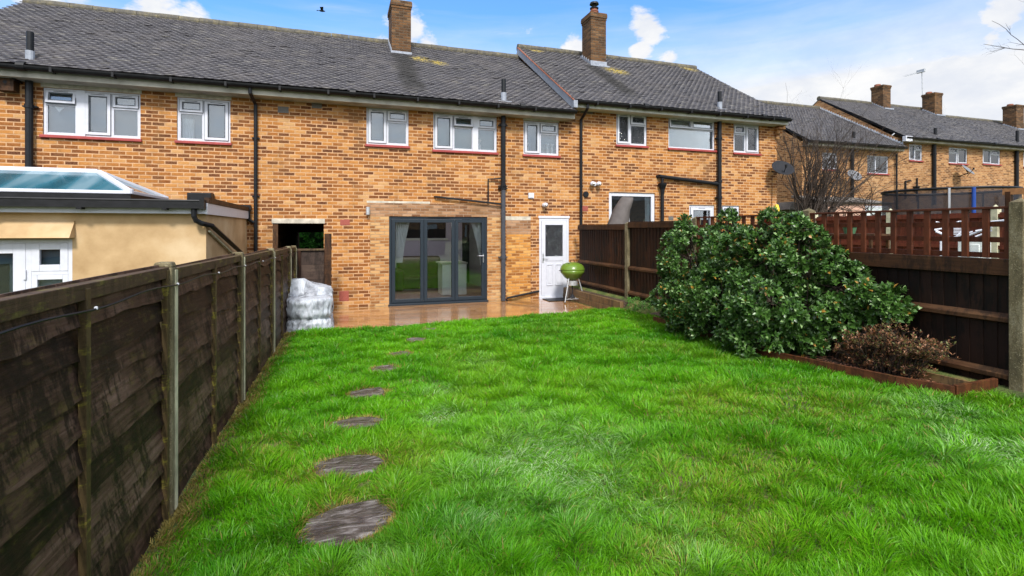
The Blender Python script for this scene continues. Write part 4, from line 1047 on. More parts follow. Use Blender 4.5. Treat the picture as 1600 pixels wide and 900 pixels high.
# ------------------------------------------------------------------ ochre extension of the left house
def extension():
    x1, y0, y1, zt = -1.80, 8.32, YF-.003, 2.13
    e = empty('house_extension', (-4.5, 10, -.35), 'single storey ochre rendered extension with white fascia behind left fence', 'extension')
    dx1 = pt(113, 400, Y=y0).x; dz = pt(60, 374, Y=y0).z
    dx0 = dx1-1.75
    wall(e, 'wall', M['render'], -7.6, x1, -.5, 1.98, [(dx0, dx1, -.3, dz)], y0, .12)
    MB().box(x1-.02, x1, y0+.001, y1, -.5, 1.98).build('wall', M['render'], e)
    MB().box(-7.6, x1+.02, y0-.13, y0-.105, 1.935, zt-.02).box(x1+.02, x1+.045, y0-.13, y1, 1.93, zt-.045).box(-7.6, x1+.02, y0-.105, y0, 1.945, 1.955).build('fascia', M['white'], e)
    MB().box(-7.6, x1+.03, y0-.08, y1, 1.99, zt-.01).build('flat_roof', M['gutter'], e)
    MB().box(x1+.0, x1+.06, y0-.10, y1, zt-.04, zt+.035).build('verge_board', M['rail'], e)
    g_ = MB(); g_.box(-7.6, x1-.02, y0-.235, y0-.135, zt-.125, zt-.02); g_.tube([(-7.6, y0-.225, zt-.02), (x1-.02, y0-.225, zt-.02)], .016, 8); g_.box(x1-.03, x1+.03, y0-.245, y0-.13, zt-.135, zt-.0)
    x = -7
    while x < -2: g_.box(x-.03, x+.03, y0-.24, y0-.135, zt-.15, zt-.12); x += .95
    g_.build('gutter', M['gutter'], e)
    a = pt(303, 330, Y=y0-.18); b = pt(376, 394, X=x1+.10)
    MB().tube([(a.x, y0-.18, zt-.12), (a.x, y0-.18, 1.90), (a.x+.02, y0-.16, 1.84), (x1-.03, y0-.12, 1.80), (x1+.06, y0+.05, 1.77), (x1+.10, b.y, b.z), (x1+.10, b.y+.1, b.z-.5)], .036, 10).build('drainpipe', M['black'], e)
    MB().tube([(x1+.03, y0+.05, 1.69), (x1+.04, b.y-.3, b.z-.03)], .016, 8).build('cable_conduit', M['cpostpale'], e)
    # canopy over the door
    hz0 = dz; mb = MB(); mb.prism([(y0, hz0+.26), (y0-.16, hz0+.02), (y0, hz0+.02)], 'x', -7.6, dx1+.03); mb.build('door_hood', M['render'], e)
    # french door + side light
    global gk
    y = y0+.03; w = MB(); gk = MB()
    w.ring(dx0, dx1, -.3, dz, .05, y-.02, y+.06)
    xm = dx1-.47; w.box(xm-.03, xm+.03, y-.022, y+.05, -.25, dz-.05)
    pn = MB()
    # side light column
    sash(w, pn, xm+.03, dx1-.05, dz-.42, dz-.05, y, .085); w.box(xm+.03, dx1-.05, y-.02, y+.05, dz-.47, dz-.42); w.ring(xm+.03, dx1-.05, -.25, dz-.47, .06, y-.021, y+.04); pn.box(xm+.08, dx1-.1, y, y+.006, -.2, dz-.52)
    sash(w, pn, dx0+.05, xm-.03, -.25, dz-.05, y, .13)
    fo = w.build('french_door', M['white'], e, bevel=.004); pn.build('pane', M['glass'], fo)
    MB().box(xm-.05, xm-.02, y-.045, y-.022, dz-.52, dz-.40).build('hinge', M['white'], fo)
    MB().box(dx0, dx1, y+.09, y+.10, -.3, dz).build('blind', M['blind'], fo)
    MB().box(dx1-1.45, dx1-.72, y+.075, y+.085, -.3, dz-.32).build('dark_cupboard', M['darkroom'], fo)
    # lantern
    lx1, ly0, ly1, lz = -3.0, 9.18, 10.95, 2.26; rx = -3.72; ry = (ly0+ly1)/2; rz_ = 2.66; lx0 = -7.4
    L = empty('roof_lantern', ((lx0+lx1)/2, ry, 2.12), 'white framed glass roof lantern on the ochre extension', 'roof lantern')
    MB().box(lx0, lx1+.02, ly0-.02, ly1+.02, 2.12, lz-.01).build('upstand', M['gutter'], L)
    MB().ring(0, 1, 0, 1, .1, 0, 1) if False else None
    fr = MB(); fr.beam((lx0, ly0, lz+.015), (lx1, ly0, lz+.015), .06, .05); fr.beam((lx1, ly0, lz+.015), (lx1, ly1, lz+.015), .06, .05); fr.beam((lx0, ly1, lz+.015), (lx1, ly1, lz+.015), .06, .05)
    fr.beam((lx0, ry, rz_), (rx, ry, rz_), .09, .07); fr.beam((rx, ry, rz_), (lx1, ly0, lz+.03), .085, .05); fr.beam((rx, ry, rz_), (lx1, ly1, lz+.03), .085, .05)
    fr.lathe([(.05, -.03), (.05, .05)], (lx1, ly0, lz+.02), 10)
    fr.build('frame', M['white'], L, bevel=.008)
    gl = MB()
    gl.add([(lx0, ly0, lz+.03), (lx1, ly0, lz+.03), (rx, ry, rz_-.01), (lx0, ry, rz_-.01)], [(0,1,2,3)])
    gl.add([(lx0, ly1, lz+.03), (lx1, ly1, lz+.03), (rx, ry, rz_-.01), (lx0, ry, rz_-.01)], [(0,1,2,3)])
    gl.add([(lx1, ly0, lz+.03), (lx1, ly1, lz+.03), (rx, ry, rz_-.01)], [(0,1,2)])
    gl.build('pane', M['glasslantern'], L, fix=False)
    bars = MB()
    for x in (-4.6, -4.0, -5.6): bars.beam((x, ly1, lz+.05), (x, ry, rz_-.02), .05, .03)
    bars.build('glazing_bar', M['white'], L)
    # dark upstand box and hopper near the wall
    a, b = pt(293, 301, Y=YF-.25), pt(331, 310, Y=YF-.25)
    MB().box(a.x, b.x, YF-.3, YF-.02, 2.1, a.z).build('roof_upstand', M['gutter'], e, bevel=.01)
    a = pt(368, 320, Y=YF-.1); b = pt(392, 320, Y=YF-.1)
    MB().box(a.x, b.x, YF-.14, YF-.03, a.z-.11, a.z).tube([(b.x-.05, YF-.08, a.z-.1), (b.x-.04, YF-.08, a.z-.3), (b.x+.05, YF-.07, a.z-.36)], .036, 10).build('drainpipe', M['black'], e)
extension()

# ------------------------------------------------------------------ decking
dk = empty('decking', (2.2, 10.4, -.12), 'wet orange brown timber decking along the foot of the house', 'decking')
mb = MB(); y = DECKY+.02; i = 0
rk = random.Random(2)
while y < YF-.06:
    x = -.84; 
    while x < 5.28:
        L_ = rk.choice([2.4, 3.6, 3.0]); x2 = min(5.28, x+L_)
        mb.box(x, x2-.004, y, y+.128, -.035, 0+rk.uniform(-.0015, .0015)); x = x2
    y += .14
mb.build('deck_boards', M['deck'], dk, bevel=.004)
MB().box(-.86, 5.28, DECKY-.012, DECKY+.012, -.14, -.004).build('fascia_board', M['sleeper'], dk)
# retaining sleeper
rs_ = empty('sleeper_wall', (5.3, 10.3, 0), 'weathered timber sleepers holding soil beside the decking under the fence', 'sleeper wall')
MB().box(5.29, 5.37, 8.95, 11.70, -.05, .125).build('sleeper', M['sleeper'], rs_, bevel=.008); MB().box(5.30, 5.38, 8.97, 11.70, .128, .27).build('sleeper', M['sleeper'], rs_, bevel=.008)
MB().box(5.38, 5.56, 8.95, 11.70, 0, .27).build('soil_fill', M['bed'], rs_)
# mat
tag(MB().box(DR[0]+.05, DR[1]+.05, YF-.52, YF-.08, .001, .018).build('door_mat', M['black'], bevel=.004), 'dark door mat on the decking in front of back door', 'door mat')

# ------------------------------------------------------------------ left fence
def fence_x(y): return float(np.interp(y, [-3, 3.59, 7.74, 10.7], [-1.12, -.99, -.893, -.83]))
PY = [-.56, 1.51, 3.59, 5.66, 7.74, 9.80, 10.72]
lf = empty('panel_fence', (-.95, 5, 0), 'weathered dark lap panel fence with concrete posts along the left edge', 'fence')
def top_z(y): return float(np.interp(y, [0, 3.59, 5.66, 7.74, 10.72], [1.525, 1.50, 1.47, 1.435, 1.38]))
rf = random.Random(9)
for i in range(len(PY)-1):
    ya, yb_ = PY[i]+.05, PY[i+1]-.05; xa, xb = fence_x(ya), fence_x(yb_)
    pan = MB(); nbd = 10; zt0 = top_z((ya+yb_)/2)-.03; zb0 = .02; hgt = (zt0-zb0)/nbd
    nn = 44
    for k in range(nbd):
        vs = []; fs = []; z_lo = zb0+k*hgt; ph = rf.uniform(0, 6); amp = rf.uniform(.006, .016)
        for j in range(nn+1):
            u = j/nn; y = ya+(yb_-ya)*u; x = xa+(xb-xa)*u
            wv = amp*math.sin(u*8.8+ph)+.034*(float(vn(y, k*3.1, 3.2))-.5)+.012*(float(vn(y, k*5.1, 14))-.5)
            zl = z_lo-.012+wv; zh = z_lo+hgt+.03
            xo = x-.022+.014*(float(vn(y, k*7.7, 1.5, 4))-.5)
            vs += [(xo+.042, y, zl), (xo+.000, y, zh), (xo-.012, y, zh), (xo+.022, y, zl)]
        for j in range(nn):
            a = j*4
            fs += [(a, a+4, a+5, a+1), (a+3, a+2, a+6, a+7), (a, a+3, a+7, a+4), (a+1, a+5, a+6, a+2)]
        pan.add(vs, fs)
    p = pan.build('fence_panel', M['lap'], lf, smooth=False)
    # battens
    ys_ = [ya+.025, yb_-.025]+([(ya+yb_)/2] if yb_-ya > 1.2 else [])
    for y in ys_:
        x = fence_x(y); MB().box(x+.006, x+.036, y-.021, y+.021, .0, zt0+.0).build('batten', M['batten'], p, bevel=.003)
    MB().beam((xa-.005, ya, zt0+.012), (xb-.005, yb_, top_z(yb_)-.018), .075, .022).build('top_rail', M['cap'], p, bevel=.003)
    MB().beam((xa+.024, ya, zt0-.022), (xb+.024, yb_, zt0-.022), .016, .050).build('top_trim', M['cap'], p, bevel=.002)
for i, y in enumerate(PY):
    x = fence_x(y); z = top_z(y)+.022
    mb = MB(); w = .05
    mb.box(x-.055, x+.045, y-w, y+w, -.3, z-.03)
    mb.prism([(x-.055, z-.03), (x+.045, z-.03), (x+.035, z), (x-.045, z)], 'y', y-w, y+w)
    mb.build('concrete_post', M['cpost'] , lf, bevel=.008)
    MB().box(x+.046, x+.052, y+.0, y+w*.94, .02, z-.05).build('post_face', M['cpostpale'], lf)
cab = MB(); pts = []
y = .0
while y < 10.7:
    x = fence_x(y)+.06; zz = top_z(y)-.10-.018*math.sin(y*3.0)**2
    pts.append((x, y, zz)); y += .12
cab.tube(pts, .005, 5)
c = tag(cab.build('cable', M['black']), 'thin black cable clipped along the top of the left fence', 'cable')
clp = MB()
for y in (1.7, 2.55, 3.6, 4.6, 5.66, 6.7, 7.74): x = fence_x(y)+.06; z = top_z(y)-.10-.018*math.sin(y*3.0)**2; clp.lathe([(.0, -.008), (.007, -.005), (.007, .005), (0, .008)], (x, y, z+.004), 8)
clp.build('cable_clip', M['white'], c)

# gate panel at end of fence and post
gt = empty('garden_gate', (-.5, 10.85, 0), 'short dark boarded gate in front of the passage', 'gate')
a = pt(460, 388, Y=10.85); b = pt(509, 388, Y=10.85)
mb = MB()
for k in range(9):
    z = .02+k*(a.z-.06)/9; mb.box(a.x, b.x, 10.84-.004*(k%2), 10.865, z, z+(a.z-.06)/9+.012)
mb.build('boards', M['gate'], gt); MB().box(a.x, b.x, 10.80, 10.88, a.z-.045, a.z-.01).build('top_rail', M['cap'], gt)
MB().box(a.x, a.x+.12, 10.80, 10.835, .0, a.z-.05).box(b.x-.03, b.x, 10.8, 10.835, 0, a.z-.05).build('batten', M['closebrown'], gt)
a = pt(513, 365, Y=10.8)
tag(MB().box(a.x-.07, a.x+.06, 10.74, 10.86, -.1, a.z).build('gate_post', M['rail'], bevel=.006), 'tall red brown timber post beside the gate and brick wall', 'gate post')

# ------------------------------------------------------------------ right fence
XF = 5.6
RY = [.70, 2.80, 4.91, 7.05, 9.15, 11.45]
rfn = empty('closeboard_fence', (XF, 6, .3), 'dark brown closeboard fence with trellis top along the right side', 'fence')
def rtop(y): return float(np.interp(y, [2.8, 4.91, 7.05, 9.15, 11.5], [1.92, 1.92, 1.88, 1.83, 1.80]))
for i in range(len(RY)-1):
    ya, yb_ = RY[i]+.05, RY[i+1]-.05; trel = i <= 2
    tz = 1.46 if trel else rtop((ya+yb_)/2)-.01
    mb = MB(); y = ya
    while y < yb_-.01:
        w = min(.112, yb_-y); mb.prism([(XF-.010, y), (XF+.010, y), (XF+.012, y+w*.99), (XF+.0, y+w*.99)] , 'z', .30, tz-.01-rf.uniform(0, .004)); y += .108
    p = mb.build('fence_panel', M['close'] if trel else M['closebrown'], rfn)
    rail = M['rail']
    for z, h in ((.92, .085), (.42, .085)):
        MB().prism([(XF-.052, z-.02), (XF-.012, z-.035), (XF-.012, z+.055), (XF-.052, z+.015)], 'y', ya, yb_).build('rail', rail, p)
    if trel:
        MB().box(XF-.05, XF+.03, ya, yb_, 1.31, 1.455).build('rail', rail, p, bevel=.004)
        tr = MB(); zt = 1.90
        n_ = 12; 
        for k in range(n_+1):
            y = ya+.02+(yb_-ya-.04)*k/n_; tr.box(XF-.036, XF-.008, y-.026, y+.026, 1.46, zt)
        for z in (1.485, 1.625, 1.765): tr.box(XF-.007, XF+.014, ya, yb_, z-.024, z+.024)
        t_ = tr.build('trellis', M['trellis'], p, bevel=.002)
        MB().box(XF-.045, XF+.03, ya, yb_, zt, zt+.022).build('trellis_cap', M['trellis'], t_, bevel=.003)
        # thin brighter edges of the slats' tops
    else:
        MB().box(XF-.055, XF+.02, ya, yb_, tz-.10, tz+.0).build('rail', rail, p, bevel=.004)
        MB().box(XF-.04, XF+.03, ya, yb_, tz+.002, tz+.022).build('cap', M['rail'], p, bevel=.003)
    MB().box(XF-.03, XF+.03, ya, yb_, .1, .30).build('gravel_board', M['sleeper'], p)
for i, y in enumerate(RY):
    z = {0: 1.99, 1: 1.99, 2: 1.985, 3: 1.93, 4: 1.87, 5: 1.80}[i]
    mb = MB(); w = .052
    if i == 5: continue
    mb.box(XF-.06, XF+.05, y-w, y+w, -.1, z-.035)
    mb.add([(XF-.06,y-w,z-.035),(XF+.05,y-w,z-.035),(XF+.05,y+w,z-.035),(XF-.06,y+w,z-.035),(XF-.005,y-.01,z),(XF+.005,y+.01,z)], [(0,1,5,4),(2,3,4,5),(1,2,5),(3,0,4)])
    mb.build('concrete_post', M['cpost'], rfn, bevel=.006)

# ------------------------------------------------------------------ shrubs
def leaves(nm, parent, centers, normals, nleaf, size, colf, mat, seed, spread=.9, width=.42, curl=.3):
    rs = np.random.RandomState(seed)
    n = len(centers); c = np.repeat(np.array(centers), nleaf, 0); nn = np.repeat(np.array(normals), nleaf, 0)
    nn /= np.linalg.norm(nn, axis=1)[:, None]
    m = len(c)
    up = np.tile([0, 0, 1.], (m, 1)); t1 = np.cross(nn, up); bad = np.linalg.norm(t1, axis=1) < .1; t1[bad] = [1, 0, 0]
    t1 /= np.linalg.norm(t1, axis=1)[:, None]; t2 = np.cross(nn, t1)
    k = np.tile(np.arange(nleaf), n); a = k*2.4+np.repeat(rs.uniform(0, 6.28, n), nleaf)+rs.normal(0, .2, m)
    el = spread*(1-k/nleaf*.75)+rs.normal(0, .12, m)     # angle away from the axis
    d = (t1*np.cos(a)[:, None]+t2*np.sin(a)[:, None])*np.sin(el)[:, None]+nn*np.cos(el)[:, None]
    d /= np.linalg.norm(d, axis=1)[:, None]
    s = np.cross(d, nn); s /= (np.linalg.norm(s, axis=1)[:, None]+1e-6); f = np.cross(s, d)
    L = size*rs.uniform(.65, 1.15, m)[:, None]; wd = L*width*.5
    base = c+d*L*.08-nn*(k[:, None]/nleaf-.5)*(-size*.35)
    mid = base+d*L*.5+f*L*.05; tip = base+d*L-f*L*curl*.3*rs.uniform(0, 1.4, m)[:, None]
    lft = base+d*L*.55+s*wd+f*L*.10; rgt = base+d*L*.55-s*wd+f*L*.10
    V = np.stack([base, lft, tip, rgt, mid], 1).reshape(-1, 3); b = np.arange(m)*5
    T = np.concatenate([np.stack([b, b+4, b+1], 1), np.stack([b+1, b+4, b+2], 1), np.stack([b, b+3, b+4], 1), np.stack([b+3, b+2, b+4], 1)])
    C = colf(rs, m, c); Cv = np.repeat(C, 5, 0)
    return npmesh(nm, V, np.zeros((0,4), int), T, mat, parent, cols=Cv)
def branch(mb, p, d, L, r, depth, rs, n=5, up=.15, spread=.5, kids=(2, 4), segs=4, shrink=.68):
    pts = [p.copy()]; q_ = p.copy(); dd = d.copy()
    for i in range(segs):
        dd = (dd+Vector((rs.gauss(0, .14), rs.gauss(0, .14), rs.gauss(0, .1)+up*.3))).normalized(); q_ = q_+dd*(L/segs); pts.append(q_.copy())
    rads = [r*(1-.55*i/segs) for i in range(segs+1)]
    mb.tube(pts, rads, n, cap=False)
    if depth <= 0: return
    for k in range(rs.randint(*kids)):
        i = rs.randint(1, segs); bp = pts[i]; a = rs.uniform(0, 6.28)
        ax = dd.cross(Vector((math.cos(a), math.sin(a), .3))).normalized()
        nd = (dd+ax*spread*rs.uniform(.6, 1.6)).normalized()
        branch(mb, bp, nd, L*shrink*rs.uniform(.75, 1.15), rads[i]*.62, depth-1, rs, max(3, n-1), up, spread, kids, segs, shrink)
LOBES = [(1075, 395, 5.0, .44), (1070, 468, 4.8, .42), (1142, 395, 5.0, .46), (1205, 392, 5.1, .44), (1130, 465, 4.75, .46), (1205, 462, 4.80, .46), (1115, 515, 4.75, .32), (1180, 512, 4.75, .34),
         (1262, 405, 5.20, .38), (1262, 470, 5.0, .36), (1310, 440, 5.25, .30), (1356, 446, 5.35, .19), (1392, 464, 5.35, .13), (1325, 488, 5.3, .20), (1042, 455, 4.75, .20), (1046, 378, 4.95, .20),
         (1190, 360, 5.05, .20), (1135, 352, 5.0, .20), (1230, 510, 4.95, .26), (1072, 350, 5.0, .12), (1205, 346, 5.1, .09), (1250, 362, 5.2, .20), (1368, 485, 5.35, .10), (1270, 525, 5.1, .18)]
sh = empty('evergreen_shrub', (5.1, 5.4, .22), 'large rounded glossy evergreen shrub spilling over the bed by right fence', 'shrub')
rs_np = np.random.RandomState(21); cs, ns = [], []
lobw = []
for (px, py, X, r) in LOBES: lobw.append((pt(1210+(px-1210)*.975, py+9, X=X), r*.86))
CLUMP = []
for (c, r) in lobw:
    m = int(54*(r/.4)**2)+4
    for k in range(m):
        v = rs_np.normal(0, 1, 3); v /= np.linalg.norm(v)
        q_ = np.array(c)+v*r*rs_np.uniform(.80, 1.10); cr = rs_np.uniform(.055, .125)*(1.25 if rs_np.rand() < .2 else 1)
        if any(np.linalg.norm(q_-np.array(c2)) < r2*.74 for (c2, r2) in lobw): continue
        if float(vn(q_[1]*1.+q_[0]*.6, q_[2]*1.2, 3.1, 41))*.6+float(vn(q_[1], q_[2], 7, 44))*.4 < .36: continue
        if rs_np.rand() < .05: q_ = q_+v*rs_np.uniform(.05, .14)
        if q_[2] < .24 or (q_[0] > 5.5 and q_[2] < 1.92): continue
        CLUMP.append((q_, cr, v))
for (q_, cr, v0) in CLUMP:
    m = int(15*(cr/.1)**2)+5
    v = rs_np.normal(0, 1, (m, 3))+v0*.7+np.array([0, 0, .3]); v /= np.linalg.norm(v, axis=1)[:, None]
    cs.append(q_+v*cr*rs_np.uniform(.6, 1.08, (m, 1))); ns.append(v+v0*.5+np.array([-.1, -.1, .4])+rs_np.normal(0, .2, v.shape))
for (c, r) in lobw:      # sparse older leaves inside the lobes
    m = int(60*(r/.4)**2); v = rs_np.normal(0, 1, (m, 3)); v /= np.linalg.norm(v, axis=1)[:, None]
    P_ = v*r*rs_np.uniform(.45, .86, (m, 1))+np.array(c); k = (P_[:, 2] > .24) & (P_[:, 0] < 5.5); cs.append(P_[k]); ns.append(v[k]+np.array([0, 0, .3]))
cs = np.concatenate(cs); ns = np.concatenate(ns)
def colshrub(rs, m, c):
    a = np.array([.018,.052,.008]); b = np.array([.075,.165,.028]); y_ = np.array([.34,.18,.03]); l = np.array([.22,.33,.13])
    f = rs.rand(m)[:, None]; C = a*(1-f)+b*f
    k = (rs.rand(m) < .09)[:, None]; C = np.where(k, l, C)  # paler leaves: glossy highlights put into the leaf colour
    k = (rs.rand(m) < .010+.03*(vn(c[:, 1], c[:, 2], 2, 3) > .66))[:, None]; return np.where(k, y_, C)
leaves('foliage', sh, cs, ns, 9, .064, colshrub, M['leaf'], 5, spread=1.15, width=.50)
mb = MB(); rr_ = random.Random(3)
for (c, r) in lobw:
    base = Vector((5.25, max(3.9, min(6.9, c.y+.1)), .22)); mid = (base+c)/2+Vector((rr_.uniform(-.1,.1), rr_.uniform(-.1,.1), -.08))
    mb.tube([base, mid, c], [.022, .015, .009], 6)
    for k in range(14):
        v = Vector((rr_.gauss(0,1), rr_.gauss(0,1), rr_.gauss(0,1)+.4)).normalized(); mb.tube([c-v*.05, c+v*r*.5+Vector((0,0,-.02)), c+v*r*.88], [.007, .005, .003], 4, cap=False)
mb.build('branches', M['bark'], sh)
# small russet shrub
rs2 = empty('russet_shrub', (5.15, 3.9, .25), 'low twiggy russet and olive shrub at the end of the bed', 'shrub')
rn = random.Random(13); tw = MB(); cs2, ns2 = [], []
for k in range(210):
    u = rn.random(); px = rn.uniform(1302, 1472); y0_ = 0
    base = pt(1380+ (px-1380)*.5, 586, X=5.18+rn.uniform(-.1, .15)); base.z = .26
    hh = 1-abs((px-1378)/125)**2
    top = pt(px+rn.uniform(-12, 18), 562-hh*50*rn.uniform(.35, 1.1), X=5.18+rn.uniform(-.28, .22))
    mid = (base+top)/2+Vector((rn.uniform(-.06,.06), rn.uniform(-.06,.06), .05))
    tw.tube([base, mid, top], [.0045, .003, .0018], 4, cap=False)
    for j in range(7):
        q_ = base.lerp(mid, .4+j*.1) if j < 3 else mid.lerp(top, (j-2)/4.); o_ = Vector((rn.gauss(0,.035), rn.gauss(0,.035), rn.gauss(0,.02)))
        tw.tube([q_, q_+o_*1.3], [.002, .0012], 3, cap=False)
        cs2.append(tuple(q_+o_*1.3)); ns2.append((rn.gauss(0,.5), rn.gauss(0,.5), 1))
def colrus(rs, m, c):
    a = np.array([.17,.065,.022]); b = np.array([.12,.12,.03]); d = np.array([.35,.17,.09])
    f = rs.rand(m)[:, None]; C = np.where(f < .45, a, np.where(f < .75, b, d)); return C*rs.uniform(.6, 1.3, (m, 1))
leaves('foliage', rs2, cs2, ns2, 5, .034, colrus, M['leafdull'], 8, spread=1.1)
tw.build('branches', M['bark'], rs2)
# weeds by the fence post at the deck end
wd = empty('weed', (5.3, 8.9, .12), 'small clump of weeds at the base of the fence post by the decking', 'weed')
cs3, ns3 = [], []; rw = random.Random(4)
for k in range(90):
    p = pt(rw.uniform(980, 1018), rw.uniform(466, 486), X=rw.uniform(5.2, 5.45)); cs3.append(tuple(p)); ns3.append((rw.gauss(0,.4), rw.gauss(0,.4), 1))
def colweed(rs, m, c): return np.array([.09,.25,.03])*rs.uniform(.5, 1.3, (m, 1))
leaves('foliage', wd, cs3, ns3, 5, .05, colweed, M['leafdull'], 9, spread=1.2)
# ------------------------------------------------------------------ covered stack on decking
cv = empty('covered_chairs', (-.48, 9.65, 0), 'stack of black garden furniture wrapped in clear plastic on the decking', 'covered furniture')
def lump(x0, x1, y0, y1, z0, z1, seed, name, mat, rnd=.35, amp=.035, n=26):
    b = bmesh.new(); bmesh.ops.create_cube(b, size=2); bmesh.ops.subdivide_edges(b, edges=b.edges, cuts=n, use_grid_fill=True)
    V = []; 
    for v in b.verts:
        p = v.co.copy(); s = p.normalized()*1.15; p = p*(1-rnd)+s*rnd
        x = (x0+x1)/2+p.x*(x1-x0)/2; y = (y0+y1)/2+p.y*(y1-y0)/2; z = (z0+z1)/2+p.z*(z1-z0)/2
        fold = amp*(float(vn(x*2.2+z*1.2, y*2+z*.6, 5, seed))-.5)*2+amp*.7*abs(math.sin((x+y)*26+6*float(vn(x, z, 4, seed))))*(.4+.6*float(vn(x, z, 3, seed+2)))
        nn_ = p.normalized(); v.co = Vector((x, y, z))+nn_*fold
        if v.co.z < z0+.01: v.co.z = z0+.01
    me = [tuple(v.co) for v in b.verts]; F = [tuple(v.index for v in f.verts) for f in b.faces]; b.free()
    return mkobj(name, me, F, mat, cv, smooth=True)
def bundle():
    n = 150; cx_, cy_ = -.48, 9.70
    hs = [0, .03, .07, .11, .15, .19, .23, .27, .30, .34, .39, .45, .51, .57, .62, .67, .72, .78, .84, .89, .93, .96, .985, 1.]
    vs = []; rows = len(hs)
    for i, h in enumerate(hs):
        for k in range(n):
            a = 2*math.pi*k/n; c, s_ = math.cos(a), math.sin(a)
            p = 4.5; rr = 1/((abs(c)**p+abs(s_)**p)**(1/p))
            ux, uy = c*rr, s_*rr
            back = float(smooth(-.15, .35, uy))
            H = .56+.21*back-.08*back*ux
            z = H*min(1, h/.84)
            f = 1.0-.12*math.exp(-((h-.30)/.045)**2)+.05*math.exp(-(h/.12)**2)
            if h > .78: q = (h-.78)/.22; f *= math.cos(q*1.45)**.55 if q < 1 else .02; z = H*(.93+.07*math.sin(q*1.57))
            nz = float(vn(a*3.2, h*3, 1.6, 61)); fold = .030*abs(math.sin(a*9+5*nz+h*2))+.018*abs(math.sin(a*23+7*nz-h*6))+.03*(float(vn(a*2, h*5, 2.3, 66))-.5)
            if h > .9: fold *= .4
            x = cx_+.335*ux*f+c*fold; y = cy_+.46*uy*f+s_*fold
            z += .02*(float(vn(x*6, y*6, 1.5, 70))-.5)*(h > .2)
            vs.append((x, y, max(.004, z)))
    fs = [(i*n+k, i*n+(k+1)%n, (i+1)*n+(k+1)%n, (i+1)*n+k) for i in range(rows-1) for k in range(n)]
    fs.append(tuple((rows-1)*n+k for k in range(n)))
    MB().add(vs, fs).build('plastic_sheet', M['plastic'], cv, smooth=True)
bundle()
lump(-.70, -.28, 9.36, 9.80, .03, .50, 2, 'cushion_stack', M['dish'], .2, .006, 10)
MB().beam((-.20, 9.42, .16), (-.13, 9.45, .40), .07, .05).beam((-.145, 9.5, .40), (-.16, 9.75, .46), .05, .06).build('chair_arm', M['black'], cv, bevel=.015)
MB().box(-.72, -.26, 9.85, 10.05, .02, .60).box(-.30, -.22, 9.40, 9.9, .12, .45).build('chair_frame', M['black'], cv, bevel=.02)
MB().tube([(-.80, 10.0, .02), (-.82, 9.95, .70), (-.55, 9.9, .80)], .018, 8).tube([(-.20, 9.6, .02), (-.17, 9.62, .42), (-.2, 9.9, .62)], .03, 8).build('chair_frame', M['black'], cv)
# ------------------------------------------------------------------ kettle barbecue
def bbq():
    c = pt(893, 472, Z=0.0); x, y = c.x+.02, c.y+.0
    e = empty('kettle_barbecue', (x, y, 0), 'lime green kettle barbecue on three legs near the back door', 'barbecue')
    r = .285; zc = .76
    MB().lathe([(0.02, -r*.86), (r*.35, -r*.82), (r*.66, -r*.62), (r*.88, -r*.34), (r*.98, -.06), (r, 0), (r*.96, 0)], (x, y, zc), 36).build('bowl', M['greenenamel'], e, smooth=True)
    ld = MB().lathe([(r*1.01, -.012), (r*1.02, .0), (r*1.0, .02), (r*.94, .075), (r*.76, .125), (r*.42, .160), (.02, .173)], (x, y, zc+.01), 36).build('lid', M['greenenamel'], e, smooth=True)
    MB().tube([(x-.05, y, zc+.17), (x-.05, y, zc+.23), (x+.05, y, zc+.23), (x+.05, y, zc+.17)], .010, 8).lathe([(.035, 0), (.035, .01)], (x-.12, y-.08, zc+.15), 12).build('lid_handle', M['black'], ld)
    for s_ in (-1, 1):
        MB().tube([(x+s_*(r-.005), y-.05, zc-.02), (x+s_*(r+.03), y-.05, zc-.015), (x+s_*(r+.03), y+.05, zc-.015), (x+s_*(r-.005), y+.05, zc-.02)], .009, 8).build('side_handle', M['black'], e)
    feet = [(x-.27, y-.18), (x+.24, y-.15), (x+.0, y+.26)]
    tops = [(x-.13, y-.09), (x+.12, y-.08), (x+.0, y+.15)]
    for i, (a, b) in enumerate(zip(feet, tops)):
        MB().tube([(b[0], b[1], zc-.19), (a[0], a[1], .03 if i == 0 else .08)], .0125, 10).build('leg', M['alu'], e)
    MB().tube([(feet[1][0]-.0, feet[1][1], .08), (feet[2][0]+.24, feet[2][1]-.1, .08)], .008, 8).build('axle', M['alu'], e)
    for (wx, wy) in ((feet[1][0]+.03, feet[1][1]-.03), (feet[2][0]+.25, feet[2][1]-.08)):
        Mr = Matrix.Rotation(R(90), 4, 'X')
        w_ = MB().lathe([(.03, -.02), (.083, -.02), (.088, -.012), (.088, .012), (.083, .02), (.03, .02)], (wx, wy, .088), 24, Mr).build('wheel', M['black'], e)
        MB().lathe([(.0, -.026), (.060, -.024), (.070, -.019), (.070, .02), (.0, .026)], (wx, wy, .088), 24, Mr).build('hubcap', M['alu'], w_)
    MB().lathe([(.10, 0), (.125, .0), (.125, .11), (.10, .11)], (x, y, zc-.36), 24).build('ash_catcher', M['alu'], e)
    MB().tube([(x, y, zc-.36), (x, y, .10)], .012, 8).lathe([(.0, 0), (.07, .0), (.02, .09), (0, .09)], (x, y, .10), 16).build('ash_pole', M['dish'], e)
    MB().tube([feet[0]+(.09,), (x, y+.0, .10), feet[1]+(.09,)], .006, 6).beam((feet[0][0]+.03, feet[0][1], .095), (feet[1][0], feet[1][1], .095), .06, .006).build('bottom_rack', M['alu'], e)
bbq()

